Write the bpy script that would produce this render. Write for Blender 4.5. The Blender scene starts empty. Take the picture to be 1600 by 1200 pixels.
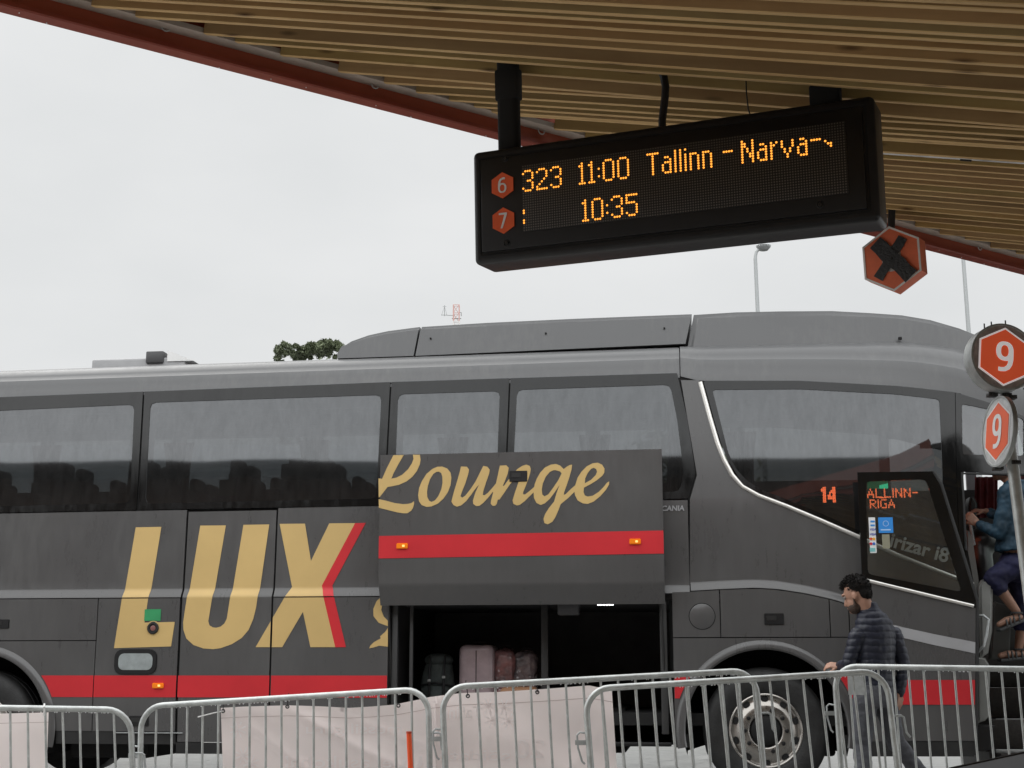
import bpy, bmesh, math, random
from mathutils import Vector, Matrix, Euler, Quaternion, noise as mnoise
from mathutils.geometry import delaunay_2d_cdt

S = bpy.context.scene
COL = S.collection
RND = random.Random(7)
PI = math.pi

# ------------------------------------------------------------------ camera
F = 2219.0
PITCH = math.atan(450 / F)
CAM = Vector((0, 0, 1.01))
cd = bpy.data.cameras.new('camera'); cam = bpy.data.objects.new('camera', cd); COL.objects.link(cam)
cam.location = CAM; cam.rotation_euler = (PI / 2 + PITCH, 0, 0)
cd.sensor_width = 36; cd.lens = F / 1600 * 36; cd.clip_end = 2000; cd.clip_start = .05
S.camera = cam


def ray(px, py):
    dx = (px - 800) / F; dy = (600 - py) / F
    return Vector((dx, math.cos(PITCH) - math.sin(PITCH) * dy, math.sin(PITCH) + math.cos(PITCH) * dy))


def at(px, py, Y):
    q = ray(px, py)
    return CAM + q * (Y / q.y)


# ------------------------------------------------------------------ materials
def mat(name, col, rough=.5, metal=0, var=.0, scale=4, col2=None, bump=0, bscale=40, coat=0, spec=.5,
        stretch=(1, 1, 1), emit=None, estr=0, rvar=0, coat_rough=.08):
    m = bpy.data.materials.new(name); m.use_nodes = True
    nt = m.node_tree; b = nt.nodes['Principled BSDF']
    b.inputs['Base Color'].default_value = (*col, 1)
    b.inputs['Roughness'].default_value = rough
    b.inputs['Metallic'].default_value = metal
    b.inputs['Specular IOR Level'].default_value = spec
    b.inputs['Coat Weight'].default_value = coat
    b.inputs['Coat Roughness'].default_value = coat_rough
    tc = nt.nodes.new('ShaderNodeTexCoord'); mp = nt.nodes.new('ShaderNodeMapping')
    nt.links.new(tc.outputs['Object'], mp.inputs['Vector']); mp.inputs['Scale'].default_value = stretch
    if var > 0 or col2:
        n = nt.nodes.new('ShaderNodeTexNoise'); n.inputs['Scale'].default_value = scale
        n.inputs['Detail'].default_value = 6; n.inputs['Roughness'].default_value = .65
        nt.links.new(mp.outputs[0], n.inputs['Vector'])
        r = nt.nodes.new('ShaderNodeValToRGB')
        c2 = col2 if col2 else tuple(min(1, c * (1 + var)) for c in col)
        c1 = col if col2 else tuple(c * (1 - var) for c in col)
        r.color_ramp.elements[0].color = (*c1, 1); r.color_ramp.elements[1].color = (*c2, 1)
        r.color_ramp.elements[0].position = .33; r.color_ramp.elements[1].position = .67
        nt.links.new(n.outputs['Fac'], r.inputs[0]); nt.links.new(r.outputs[0], b.inputs['Base Color'])
        if rvar:
            mr = nt.nodes.new('ShaderNodeMapRange')
            mr.inputs['From Min'].default_value = .3; mr.inputs['From Max'].default_value = .7
            mr.inputs['To Min'].default_value = max(.02, rough - rvar); mr.inputs['To Max'].default_value = rough + rvar
            nt.links.new(n.outputs['Fac'], mr.inputs[0]); nt.links.new(mr.outputs[0], b.inputs['Roughness'])
    if bump:
        n2 = nt.nodes.new('ShaderNodeTexNoise'); n2.inputs['Scale'].default_value = bscale; n2.inputs['Detail'].default_value = 4
        nt.links.new(mp.outputs[0], n2.inputs['Vector'])
        bp = nt.nodes.new('ShaderNodeBump'); bp.inputs['Strength'].default_value = bump; bp.inputs['Distance'].default_value = .01
        nt.links.new(n2.outputs['Fac'], bp.inputs['Height']); nt.links.new(bp.outputs[0], b.inputs['Normal'])
    if emit:
        b.inputs['Emission Color'].default_value = (*emit, 1); b.inputs['Emission Strength'].default_value = estr
    return m


def paint_mat(name, col, dirt, amt=.5, rough=.38, coat=.25, spec=.4):
    """satin coach paint with rain streaks running down it and soft dust"""
    m = bpy.data.materials.new(name); m.use_nodes = True
    nt = m.node_tree; b = nt.nodes['Principled BSDF']; N = nt.nodes.new; L = nt.links.new
    b.inputs['Specular IOR Level'].default_value = spec; b.inputs['Coat Weight'].default_value = coat
    b.inputs['Coat Roughness'].default_value = .12
    tc = N('ShaderNodeTexCoord'); mp = N('ShaderNodeMapping'); mp.inputs['Scale'].default_value = (5, 5, 1.1)
    L(tc.outputs['Object'], mp.inputs['Vector'])
    n = N('ShaderNodeTexNoise'); n.inputs['Scale'].default_value = 3; n.inputs['Detail'].default_value = 7; n.inputs['Roughness'].default_value = .7
    L(mp.outputs[0], n.inputs['Vector'])
    n2 = N('ShaderNodeTexNoise'); n2.inputs['Scale'].default_value = 1.3; n2.inputs['Detail'].default_value = 5
    L(tc.outputs['Object'], n2.inputs['Vector'])
    n3 = N('ShaderNodeTexNoise'); n3.inputs['Scale'].default_value = 130; n3.inputs['Detail'].default_value = 2
    L(tc.outputs['Object'], n3.inputs['Vector'])
    mu = N('ShaderNodeMath'); mu.operation = 'MULTIPLY'; L(n.outputs['Fac'], mu.inputs[0]); L(n2.outputs['Fac'], mu.inputs[1])
    ad = N('ShaderNodeMath'); ad.operation = 'MULTIPLY_ADD'; L(n3.outputs['Fac'], ad.inputs[0]); ad.inputs[1].default_value = .08; L(mu.outputs[0], ad.inputs[2])
    mr = N('ShaderNodeMapRange'); mr.inputs['From Min'].default_value = .26; mr.inputs['From Max'].default_value = .56
    mr.inputs['To Min'].default_value = 0; mr.inputs['To Max'].default_value = amt
    L(ad.outputs[0], mr.inputs[0])
    mx = N('ShaderNodeMix'); mx.data_type = 'RGBA'; mx.inputs[6].default_value = (*col, 1); mx.inputs[7].default_value = (*dirt, 1)
    L(mr.outputs[0], mx.inputs[0]); L(mx.outputs[2], b.inputs['Base Color'])
    m2 = N('ShaderNodeMapRange'); m2.inputs['From Min'].default_value = .2; m2.inputs['From Max'].default_value = .5
    m2.inputs['To Min'].default_value = rough - .08; m2.inputs['To Max'].default_value = rough + .15
    L(ad.outputs[0], m2.inputs[0]); L(m2.outputs[0], b.inputs['Roughness'])
    return m


def glass_mat(name, tint, refl, grime, trans=.5, gscale=7, gvar=.6):
    """tinted window glass: see-through, mirror-like, with a dried-rain film"""
    m = bpy.data.materials.new(name); m.use_nodes = True
    nt = m.node_tree; N = nt.nodes.new; L = nt.links.new
    for n in list(nt.nodes):
        if n.type == 'BSDF_PRINCIPLED': nt.nodes.remove(n)
    out = [n for n in nt.nodes if n.type == 'OUTPUT_MATERIAL'][0]
    tr = N('ShaderNodeBsdfTransparent'); tr.inputs[0].default_value = (*[t * trans for t in tint], 1)
    wn_ = N('ShaderNodeTexNoise'); wn_.inputs['Scale'].default_value = .7; wn_.inputs['Detail'].default_value = 1.5
    wb = N('ShaderNodeBump'); wb.inputs['Strength'].default_value = .14; wb.inputs['Distance'].default_value = .03; L(wn_.outputs['Fac'], wb.inputs['Height'])
    wt = N('ShaderNodeTexCoord'); L(wt.outputs['Object'], wn_.inputs['Vector'])
    gl = N('ShaderNodeBsdfGlossy'); L(wb.outputs[0], gl.inputs['Normal']); gl.inputs['Roughness'].default_value = .03; gl.inputs[0].default_value = (.95, .97, 1, 1)
    df = N('ShaderNodeBsdfDiffuse'); df.inputs[0].default_value = (.42, .43, .43, 1)
    fr = N('ShaderNodeFresnel'); fr.inputs[0].default_value = 1.5
    ma = N('ShaderNodeMath'); ma.operation = 'MULTIPLY_ADD'; ma.inputs[1].default_value = 1.0; ma.inputs[2].default_value = refl - .04
    L(fr.outputs[0], ma.inputs[0])
    sm_ = N('ShaderNodeMapping'); sm_.inputs['Scale'].default_value = (5, 1, 1.3); sm_.inputs['Rotation'].default_value = (0, .75, 0); L(wt.outputs['Object'], sm_.inputs['Vector'])
    sn = N('ShaderNodeTexNoise'); sn.inputs['Scale'].default_value = 3.5; sn.inputs['Detail'].default_value = 10; sn.inputs['Roughness'].default_value = .82; L(sm_.outputs[0], sn.inputs['Vector'])
    sr = N('ShaderNodeMapRange'); sr.inputs['From Min'].default_value = .36; sr.inputs['From Max'].default_value = .6; sr.inputs['To Min'].default_value = .84; sr.inputs['To Max'].default_value = 1.03; L(sn.outputs['Fac'], sr.inputs[0])
    mm_ = N('ShaderNodeMath'); mm_.operation = 'MULTIPLY'; L(ma.outputs[0], mm_.inputs[0]); L(sr.outputs[0], mm_.inputs[1]); ma = mm_
    m1 = N('ShaderNodeMixShader'); L(ma.outputs[0], m1.inputs[0]); L(tr.outputs[0], m1.inputs[1]); L(gl.outputs[0], m1.inputs[2])
    tc = N('ShaderNodeTexCoord'); mp = N('ShaderNodeMapping'); mp.inputs['Scale'].default_value = (1.6, 1, .5)
    mp.inputs['Rotation'].default_value = (0, .35, 0); L(tc.outputs['Object'], mp.inputs['Vector'])
    n = N('ShaderNodeTexNoise'); n.inputs['Scale'].default_value = gscale; n.inputs['Detail'].default_value = 9; n.inputs['Roughness'].default_value = .78
    L(mp.outputs[0], n.inputs['Vector'])
    mr = N('ShaderNodeMapRange'); mr.inputs['From Min'].default_value = .35; mr.inputs['From Max'].default_value = .65
    mr.inputs['To Min'].default_value = grime * (1 - gvar); mr.inputs['To Max'].default_value = grime
    L(n.outputs['Fac'], mr.inputs[0])
    m2 = N('ShaderNodeMixShader'); L(mr.outputs[0], m2.inputs[0]); L(m1.outputs[0], m2.inputs[1]); L(df.outputs[0], m2.inputs[2])
    L(m2.outputs[0], out.inputs[0])
    return m


M = {}
M['paint'] = paint_mat('coach_graphite_paint', (.080, .078, .078), (.115, .113, .11), .4, rough=.34, coat=.4)
M['paint_skylit'] = paint_mat('coach_paint_skylit', (.10, .101, .103), (.17, .17, .168), .6, rough=.42, coat=.12)  # coach paint made paler for the sky light on the roof
M['skirt'] = mat('skirt_plastic', (.018, .018, .018), .55, var=.3)
M['black'] = mat('black_plastic', (.008, .008, .009), .42, var=.2, scale=9)
M['void'] = mat('dark_cavity', (.006, .006, .006), .8)
M['rubber'] = mat('rubber', (.014, .014, .014), .7, var=.3, scale=12, bump=.2, bscale=90)
M['tyre'] = mat('tyre_rubber', (.016, .016, .016), .62, var=.4, scale=14, bump=.3, bscale=60)
M['gold'] = mat('gold_vinyl', (.58, .405, .165), .42, var=.06, scale=1.2, spec=.35)
M['red'] = mat('red_vinyl', (.56, .026, .034), .42, var=.08, scale=1.5, spec=.35)
M['silver'] = mat('silver_vinyl', (.36, .36, .37), .38, var=.06)
M['chrome'] = mat('bright_trim', (.74, .72, .68), .3, .55, var=.06, scale=6)
M['chrome_letter'] = mat('chrome_letter', (.58, .60, .60), .28, .35)
M['alloy'] = mat('polished_alloy', (.36, .34, .315), .30, .92, var=.16, scale=9, rvar=.1)
M['steel_dark'] = mat('dark_steel', (.05, .05, .05), .4, .6)
M['frit'] = paint_mat('window_frit', (.006, .006, .006), (.016, .016, .016), .5, rough=.14, coat=.12, spec=.36)
M['glass'] = glass_mat('coach_glass', (.8, .84, .86), .092, .036, .085)
M['glass_door'] = glass_mat('door_glass', (.85, .92, .88), .12, .05, .8, gvar=.5)
M['glass_light'] = glass_mat('upper_door_glass', (.9, 1, .95), .10, .10, .9, gvar=.4)
M['interior'] = mat('coach_interior', (.10, .10, .105), .7, var=.2)
M['interior_grey'] = mat('coach_trim_grey', (.21, .215, .205), .5, var=.12, scale=3)
M['seat'] = mat('seat_cloth', (.09, .09, .095), .85, var=.3, scale=20)
M['curtain'] = mat('curtain_cloth', (.07, .018, .016), .9, var=.3, scale=8)
M['floor'] = mat('step_rubber', (.020, .017, .015), .6, var=.4, scale=30)
M['amber'] = mat('amber_lens', (.9, .22, .01), .2, emit=(1, .28, .02), estr=.10, coat=.6)
M['amber_core'] = mat('amber_bulb', (1, .6, .15), .3, emit=(1, .62, .2), estr=.8)
M['green'] = mat('green_sticker', (.03, .27, .10), .5, var=.1)
M['white'] = mat('white_plastic', (.75, .75, .74), .45, var=.05)
M['whitepane'] = mat('frosted_pane', (.30, .33, .33), .25, var=.15, scale=9, coat=.5)
M['blue'] = mat('blue_sticker', (.03, .25, .68), .5)
M['bright_led'] = mat('led_strip_light', (1, 1, 1), .5, emit=(1, 1, 1), estr=4)
M['red_led'] = mat('red_led', (.6, .06, .01), .5, emit=(1, .12, .03), estr=1.6)
M['orange_led'] = mat('orange_led', (.6, .25, .02), .5, emit=(1, .34, .04), estr=1.75)
M['galv'] = mat('galvanised_steel', (.50, .52, .51), .45, .55, var=.2, scale=14, rvar=.12, bump=.05, bscale=120)
M['galv_dull'] = mat('galvanised_plate', (.42, .44, .44), .5, .5, var=.15, scale=22)
M['drop'] = mat('rain_drop', (.85, .88, .9), .05, spec=1.0)
M['sign_case'] = mat('sign_case_black', (.010, .010, .0115), .42, var=.25, scale=30, spec=.45)
M['hexred'] = mat('badge_red', (.92, .145, .05), .45, var=.06, scale=6)
M['added_glow_red'] = mat('added_glow_red', (.92, .145, .05), .45, emit=(1, .13, .05), estr=.22)  # glow added to brighten the red of a sign that is not lit
M['added_glow_white'] = mat('added_glow_white', (.9, .89, .89), .45, emit=(1, .98, .98), estr=.28)  # same added glow for the border and figure
M['hexred_dull'] = mat('faded_red', (.66, .14, .06), .5, var=.12, scale=9)
M['hexwhite'] = mat('badge_white', (.88, .87, .87), .45)
M['tape'] = mat('black_tape', (.022, .022, .023), .5, var=.3, scale=40, bump=.5, bscale=70)
M['fascia'] = mat('red_oxide_fascia', (.32, .062, .026), .5, var=.12, scale=3)
M['fascia_lip'] = mat('red_fascia_lip', (.26, .05, .03), .4, var=.1)
M['trim_grey'] = mat('weathered_trim', (.50, .43, .37), .7, var=.12, scale=8, stretch=(1, 1, 1))
M['cavity'] = mat('roof_cavity', (.045, .036, .034), .85)
M['banner'] = mat('banner_vinyl_back', (.88, .81, .79), .42, var=.035, scale=2.2, spec=.4)
nt_ = M['banner'].node_tree; o_ = [n for n in nt_.nodes if n.type == 'OUTPUT_MATERIAL'][0]; pb_ = nt_.nodes['Principled BSDF']
tl_ = nt_.nodes.new('ShaderNodeBsdfTranslucent'); tl_.inputs[0].default_value = (.98, .88, .86, 1)
ms_ = nt_.nodes.new('ShaderNodeMixShader'); ms_.inputs[0].default_value = .5
nt_.links.new(pb_.outputs[0], ms_.inputs[1]); nt_.links.new(tl_.outputs[0], ms_.inputs[2]); nt_.links.new(ms_.outputs[0], o_.inputs[0])
M['banner_print'] = mat('banner_print_ghost', (.90, .86, .86), .5)
nt_ = M['banner_print'].node_tree; o_ = [n for n in nt_.nodes if n.type == 'OUTPUT_MATERIAL'][0]; pb_ = nt_.nodes['Principled BSDF']
tl_ = nt_.nodes.new('ShaderNodeBsdfTranslucent'); tl_.inputs[0].default_value = (1, .96, .95, 1)
ms_ = nt_.nodes.new('ShaderNodeMixShader'); ms_.inputs[0].default_value = .5
nt_.links.new(pb_.outputs[0], ms_.inputs[1]); nt_.links.new(tl_.outputs[0], ms_.inputs[2]); nt_.links.new(ms_.outputs[0], o_.inputs[0])
M['banner_pink'] = mat('banner_seam', (.60, .5, .48), .5)
M['orange_post'] = mat('orange_post_paint', (.85, .10, .02), .45)
M['skin'] = mat('skin', (.42, .23, .16), .55, var=.08, scale=20)
M['skin_tan'] = mat('skin_tanned', (.25, .135, .09), .55, var=.12, scale=20)
M['hair'] = mat('dark_hair', (.011, .0092, .0085), .75, var=.4, scale=60, spec=.18)
M['puffer'] = mat('navy_puffer_nylon', (.012, .015, .030), .5, var=.15, scale=14, bump=.25, bscale=60)
M['jeans'] = mat('grey_denim', (.085, .088, .10), .85, var=.35, scale=9, bump=.35, bscale=70)
M['shoe'] = mat('white_trainer', (.7, .7, .7), .5)
M['bluejacket'] = mat('blue_jacket', (.0025, .026, .048), .7, var=.25, scale=9, bump=.5, bscale=16)
M['navy'] = mat('navy_trousers', (.003, .0035, .030), .8, var=.3, scale=9, bump=.5, bscale=16)
M['sandal'] = mat('sandal_leather', (.035, .037, .038), .6, var=.2)
M['backpack'] = mat('backpack_cloth', (.075, .090, .088), .8, var=.3, scale=12, bump=.6, bscale=26)
M['strap'] = mat('strap_webbing', (.018, .018, .02), .7)
M['pinkcase'] = mat('wrapped_pink_case', (.46, .36, .38), .28, var=.15, scale=5, coat=.5, bump=.5, bscale=9)
M['patterncase'] = mat('patterned_case_shell', (.05, .05, .06), .2, col2=(.40, .17, .16), scale=5, coat=.8)
M['tancase'] = mat('tan_case', (.33, .17, .09), .6, var=.2)
M['leaf'] = mat('leaf', (.105, .125, .068), .6, var=.45, scale=1.2)
M['bark'] = mat('bark', (.06, .045, .035), .9, var=.4, scale=6, bump=.8)
M['pale_wall'] = mat('pale_render', (.55, .53, .50), .8, var=.1, scale=1)
M['roof_tin'] = mat('grey_roofing', (.30, .32, .34), .6, var=.15)
M['mast_red'] = mat('mast_red', (.50, .30, .27), .6)  # distance haze mixed into the red
M['mast_white'] = mat('mast_white', (.58, .55, .53), .6)
M['lamp_grey'] = mat('lamp_post_grey', (.30, .31, .31), .5, .4)
M['lamp_glass'] = mat('lamp_bowl', (.62, .64, .64), .2, coat=.5)
M['brick'] = mat('reflection_brick', (.13, .08, .06), .85, var=.3, scale=3)


def wood_mat():
    m = mat('painted_board', (.27, .165, .078), .62, var=.0)
    nt = m.node_tree; b = nt.nodes['Principled BSDF']; N = nt.nodes.new; L = nt.links.new
    tc = N('ShaderNodeTexCoord')
    mp = N('ShaderNodeMapping'); mp.inputs['Scale'].default_value = (.8, 14, 14); L(tc.outputs['Object'], mp.inputs['Vector'])
    n = N('ShaderNodeTexNoise'); n.inputs['Scale'].default_value = 2.2; n.inputs['Detail'].default_value = 6; L(mp.outputs[0], n.inputs['Vector'])
    mp2 = N('ShaderNodeMapping'); mp2.inputs['Scale'].default_value = (5, 22, 22); L(tc.outputs['Object'], mp2.inputs['Vector'])
    v = N('ShaderNodeTexVoronoi'); v.inputs['Scale'].default_value = .55; L(mp2.outputs[0], v.inputs['Vector'])
    kr = N('ShaderNodeValToRGB'); kr.color_ramp.elements[0].color = (.25, .2, .16, 1); kr.color_ramp.elements[1].color = (1, 1, 1, 1)
    kr.color_ramp.elements[0].position = .02; kr.color_ramp.elements[1].position = .16
    L(v.outputs['Distance'], kr.inputs[0])
    r = N('ShaderNodeValToRGB'); r.color_ramp.elements[0].position = .3; r.color_ramp.elements[1].position = .7
    r.color_ramp.elements[0].color = (.58, .37, .16, 1); r.color_ramp.elements[1].color = (.69, .47, .215, 1)
    L(n.outputs['Fac'], r.inputs[0])
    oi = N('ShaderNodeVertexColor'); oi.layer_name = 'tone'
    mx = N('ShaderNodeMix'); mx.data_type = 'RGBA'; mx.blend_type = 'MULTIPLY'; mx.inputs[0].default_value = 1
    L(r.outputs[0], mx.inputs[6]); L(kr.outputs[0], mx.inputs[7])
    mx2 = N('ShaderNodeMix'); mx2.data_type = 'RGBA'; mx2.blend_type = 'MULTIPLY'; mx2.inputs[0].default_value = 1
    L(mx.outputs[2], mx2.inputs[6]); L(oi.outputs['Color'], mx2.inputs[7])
    sn = N('ShaderNodeTexNoise'); sn.inputs['Scale'].default_value = 1.7; sn.inputs['Detail'].default_value = 7; sn.inputs['Roughness'].default_value = .7; L(tc.outputs['Object'], sn.inputs['Vector'])
    sr = N('ShaderNodeValToRGB'); sr.color_ramp.elements[0].position = .3; sr.color_ramp.elements[1].position = .62
    sr.color_ramp.elements[0].color = (.55, .50, .46, 1); sr.color_ramp.elements[1].color = (1.0, 1.0, 1.0, 1); L(sn.outputs['Fac'], sr.inputs[0])
    mx3 = N('ShaderNodeMix'); mx3.data_type = 'RGBA'; mx3.blend_type = 'MULTIPLY'; mx3.inputs[0].default_value = .38
    L(mx2.outputs[2], mx3.inputs[6]); L(sr.outputs[0], mx3.inputs[7])
    L(mx3.outputs[2], b.inputs['Base Color'])
    return m


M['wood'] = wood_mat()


def screen_mat():
    """unlit LED matrix: small grey lens dots on a dark board, 128 x 32 cells"""
    m = mat('led_board', (.014, .0135, .013), .32, spec=.5)
    nt = m.node_tree; b = nt.nodes['Principled BSDF']; N = nt.nodes.new; L = nt.links.new
    tc = N('ShaderNodeTexCoord'); sx = N('ShaderNodeSeparateXYZ'); L(tc.outputs['Object'], sx.inputs[0])
    ds = []
    for k, pitch, axis in ((0, LEDP, 'X'), (1, LEDP, 'Z')):
        d = N('ShaderNodeMath'); d.operation = 'DIVIDE'; L(sx.outputs[axis], d.inputs[0]); d.inputs[1].default_value = pitch
        fr = N('ShaderNodeMath'); fr.operation = 'FRACT'; L(d.outputs[0], fr.inputs[0])
        sb = N('ShaderNodeMath'); sb.operation = 'SUBTRACT'; L(fr.outputs[0], sb.inputs[0]); sb.inputs[1].default_value = .5
        pw = N('ShaderNodeMath'); pw.operation = 'POWER'; L(sb.outputs[0], pw.inputs[0]); pw.inputs[1].default_value = 2
        ds.append(pw)
    a = N('ShaderNodeMath'); a.operation = 'ADD'; L(ds[0].outputs[0], a.inputs[0]); L(ds[1].outputs[0], a.inputs[1])
    lt = N('ShaderNodeMath'); lt.operation = 'LESS_THAN'; L(a.outputs[0], lt.inputs[0]); lt.inputs[1].default_value = .085
    mx = N('ShaderNodeMix'); mx.data_type = 'RGBA'; mx.inputs[6].default_value = (.013, .0125, .012, 1); mx.inputs[7].default_value = (.13, .115, .10, 1)
    L(lt.outputs[0], mx.inputs[0]); L(mx.outputs[2], b.inputs['Base Color'])
    return m


LEDP = .00985
M['screen'] = screen_mat()

# ------------------------------------------------------------------ object helpers


def finish(me, smooth):
    if smooth:
        for p in me.polygons: p.use_smooth = True
        me.set_sharp_from_angle(angle=math.radians(smooth))


def obj(name, bm, m, parent=None, smooth=35, loc=None):
    me = bpy.data.meshes.new(name); bm.normal_update(); bm.to_mesh(me); bm.free()
    o = bpy.data.objects.new(name, me); COL.objects.link(o)
    if m: me.materials.append(m)
    finish(me, smooth)
    if parent: o.parent = parent
    if loc is not None: o.location = loc
    return o


def tag(o, label, cat, group=None):
    o['label'] = label; o['category'] = cat
    if group: o['group'] = group
    return o


def thing(name, label, cat, loc=(0, 0, 0), rz=0, group=None):
    o = bpy.data.objects.new(name, None); COL.objects.link(o); o.empty_display_size = .2
    o.location = loc; o.rotation_euler = (0, 0, rz)
    return tag(o, label, cat, group)


def struct(o):
    o['kind'] = 'structure'; return o


def bx(bm, c, s, rot=None, bev=0, seg=2):
    g = bmesh.ops.create_cube(bm, size=1)['verts']
    bmesh.ops.scale(bm, vec=Vector(s), verts=g)
    if bev:
        es = list({e for v in g for e in v.link_edges})
        r = bmesh.ops.bevel(bm, geom=es, offset=bev, segments=seg, affect='EDGES', profile=.5)
        g = list({v for f in r['faces'] for v in f.verts} | {v for v in g if v.is_valid})
        seen = set(g); st = list(g)
        while st:
            v = st.pop()
            for e in v.link_edges:
                w = e.other_vert(v)
                if w not in seen: seen.add(w); st.append(w)
        g = list(seen)
    if rot is not None: bmesh.ops.rotate(bm, cent=(0, 0, 0), matrix=rot.to_3x3(), verts=g)
    bmesh.ops.translate(bm, vec=Vector(c), verts=g)
    return g


def tube(bm, pts, r, n=10, closed=False, cap=True):
    pts = [Vector(p) for p in pts]; k = len(pts)
    rs = r if isinstance(r, (list, tuple)) else [r] * k
    tan = []
    for i in range(k):
        a = pts[(i - 1) % k] if closed or i > 0 else pts[i]
        b = pts[(i + 1) % k] if closed or i < k - 1 else pts[i]
        tan.append((b - a).normalized())
    up = Vector((0, 0, 1)) if abs(tan[0].z) < .9 else Vector((1, 0, 0))
    nrm = (up - tan[0] * up.dot(tan[0])).normalized(); rings = []
    for i in range(k):
        nrm = (nrm - tan[i] * nrm.dot(tan[i])).normalized(); bi = tan[i].cross(nrm)
        rings.append([bm.verts.new(pts[i] + (nrm * math.cos(2 * PI * j / n) + bi * math.sin(2 * PI * j / n)) * rs[i]) for j in range(n)])
    for i in range(k if closed else k - 1):
        A, B = rings[i], rings[(i + 1) % k]
        for j in range(n): bm.faces.new((A[j], A[(j + 1) % n], B[(j + 1) % n], B[j]))
    if cap and not closed:
        bm.faces.new(rings[0][::-1]); bm.faces.new(rings[-1])


def lathe(bm, prof, n=40, M4=None, a0=0, a1=2 * PI):
    """prof: (radius, y) pairs spun about the Y axis"""
    full = abs(a1 - a0 - 2 * PI) < 1e-6; rings = []
    cnt = n if full else n + 1
    for i in range(cnt):
        t = a0 + (a1 - a0) * i / n
        ring = []
        for r, y in prof:
            v = Vector((r * math.cos(t), y, r * math.sin(t)))
            ring.append(bm.verts.new(M4 @ v if M4 else v))
        rings.append(ring)
    for i in range(n):
        A, B = rings[i], rings[(i + 1) % cnt]
        for j in range(len(prof) - 1):
            q = [A[j], A[j + 1], B[j + 1], B[j]]
            try: bm.faces.new(q)
            except ValueError: pass


def arc(c, r, a0, a1, n=8):
    return [(c[0] + r * math.cos(a0 + (a1 - a0) * i / n), c[1] + r * math.sin(a0 + (a1 - a0) * i / n)) for i in range(n + 1)]


def rrect(x0, y0, x1, y1, r, n=5):
    p = []
    for cx, cy, a in ((x1 - r, y0 + r, -PI / 2), (x1 - r, y1 - r, 0), (x0 + r, y1 - r, PI / 2), (x0 + r, y0 + r, PI)):
        p += arc((cx, cy), r, a, a + PI / 2, n)
    return p


def inside(pt, poly):
    x, y = pt; c = False; j = len(poly) - 1
    for i in range(len(poly)):
        xi, yi = poly[i]; xj, yj = poly[j]
        if (yi > y) != (yj > y) and x < (xj - xi) * (y - yi) / (yj - yi) + xi: c = not c
        j = i
    return c


def flat(polys, holes=(), cuts_a=(), cuts_b=()):
    """union of 2-D polygons minus holes -> bmesh in the XZ plane, cut along a and b lines"""
    V = []; E = []
    for p in list(polys) + list(holes):
        k = len(V); V += [Vector(q) for q in p]; E += [(k + i, k + (i + 1) % len(p)) for i in range(len(p))]
    vs, es, fs, _, _, _ = delaunay_2d_cdt(V, E, [], 0, 1e-6)
    bm = bmesh.new(); bv = [bm.verts.new((v.x, 0, v.y)) for v in vs]
    for f in fs:
        c = sum((vs[i] for i in f), Vector((0, 0))) / len(f)
        if any(inside(c, p) for p in polys) and not any(inside(c, h) for h in holes):
            try: bm.faces.new([bv[i] for i in f])
            except ValueError: pass
    lo = [v for v in bm.verts if not v.link_faces]
    bmesh.ops.delete(bm, geom=lo, context='VERTS')
    for val in cuts_a:
        bmesh.ops.bisect_plane(bm, geom=bm.verts[:] + bm.edges[:] + bm.faces[:], plane_co=(val, 0, 0), plane_no=(1, 0, 0))
    for val in cuts_b:
        bmesh.ops.bisect_plane(bm, geom=bm.verts[:] + bm.edges[:] + bm.faces[:], plane_co=(0, 0, val), plane_no=(0, 0, 1))
    for f in bm.faces:
        f.normal_update()
        if f.normal.y > 0: f.normal_flip()
    return bm


def thicken(bm, t):
    """give a sheet facing -y a body of depth t towards +y"""
    fs = list(bm.faces); vm = {v: bm.verts.new(v.co + Vector((0, t, 0))) for v in list(bm.verts)}
    be = [(e, e.link_faces[0]) for e in bm.edges if len(e.link_faces) == 1]
    for e, f in be:
        for lp in f.loops:
            if lp.edge == e: a, b = lp.vert, lp.link_loop_next.vert
        bm.faces.new((b, a, vm[a], vm[b]))
    for f in fs: bm.faces.new([vm[v] for v in reversed(f.verts)])


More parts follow.
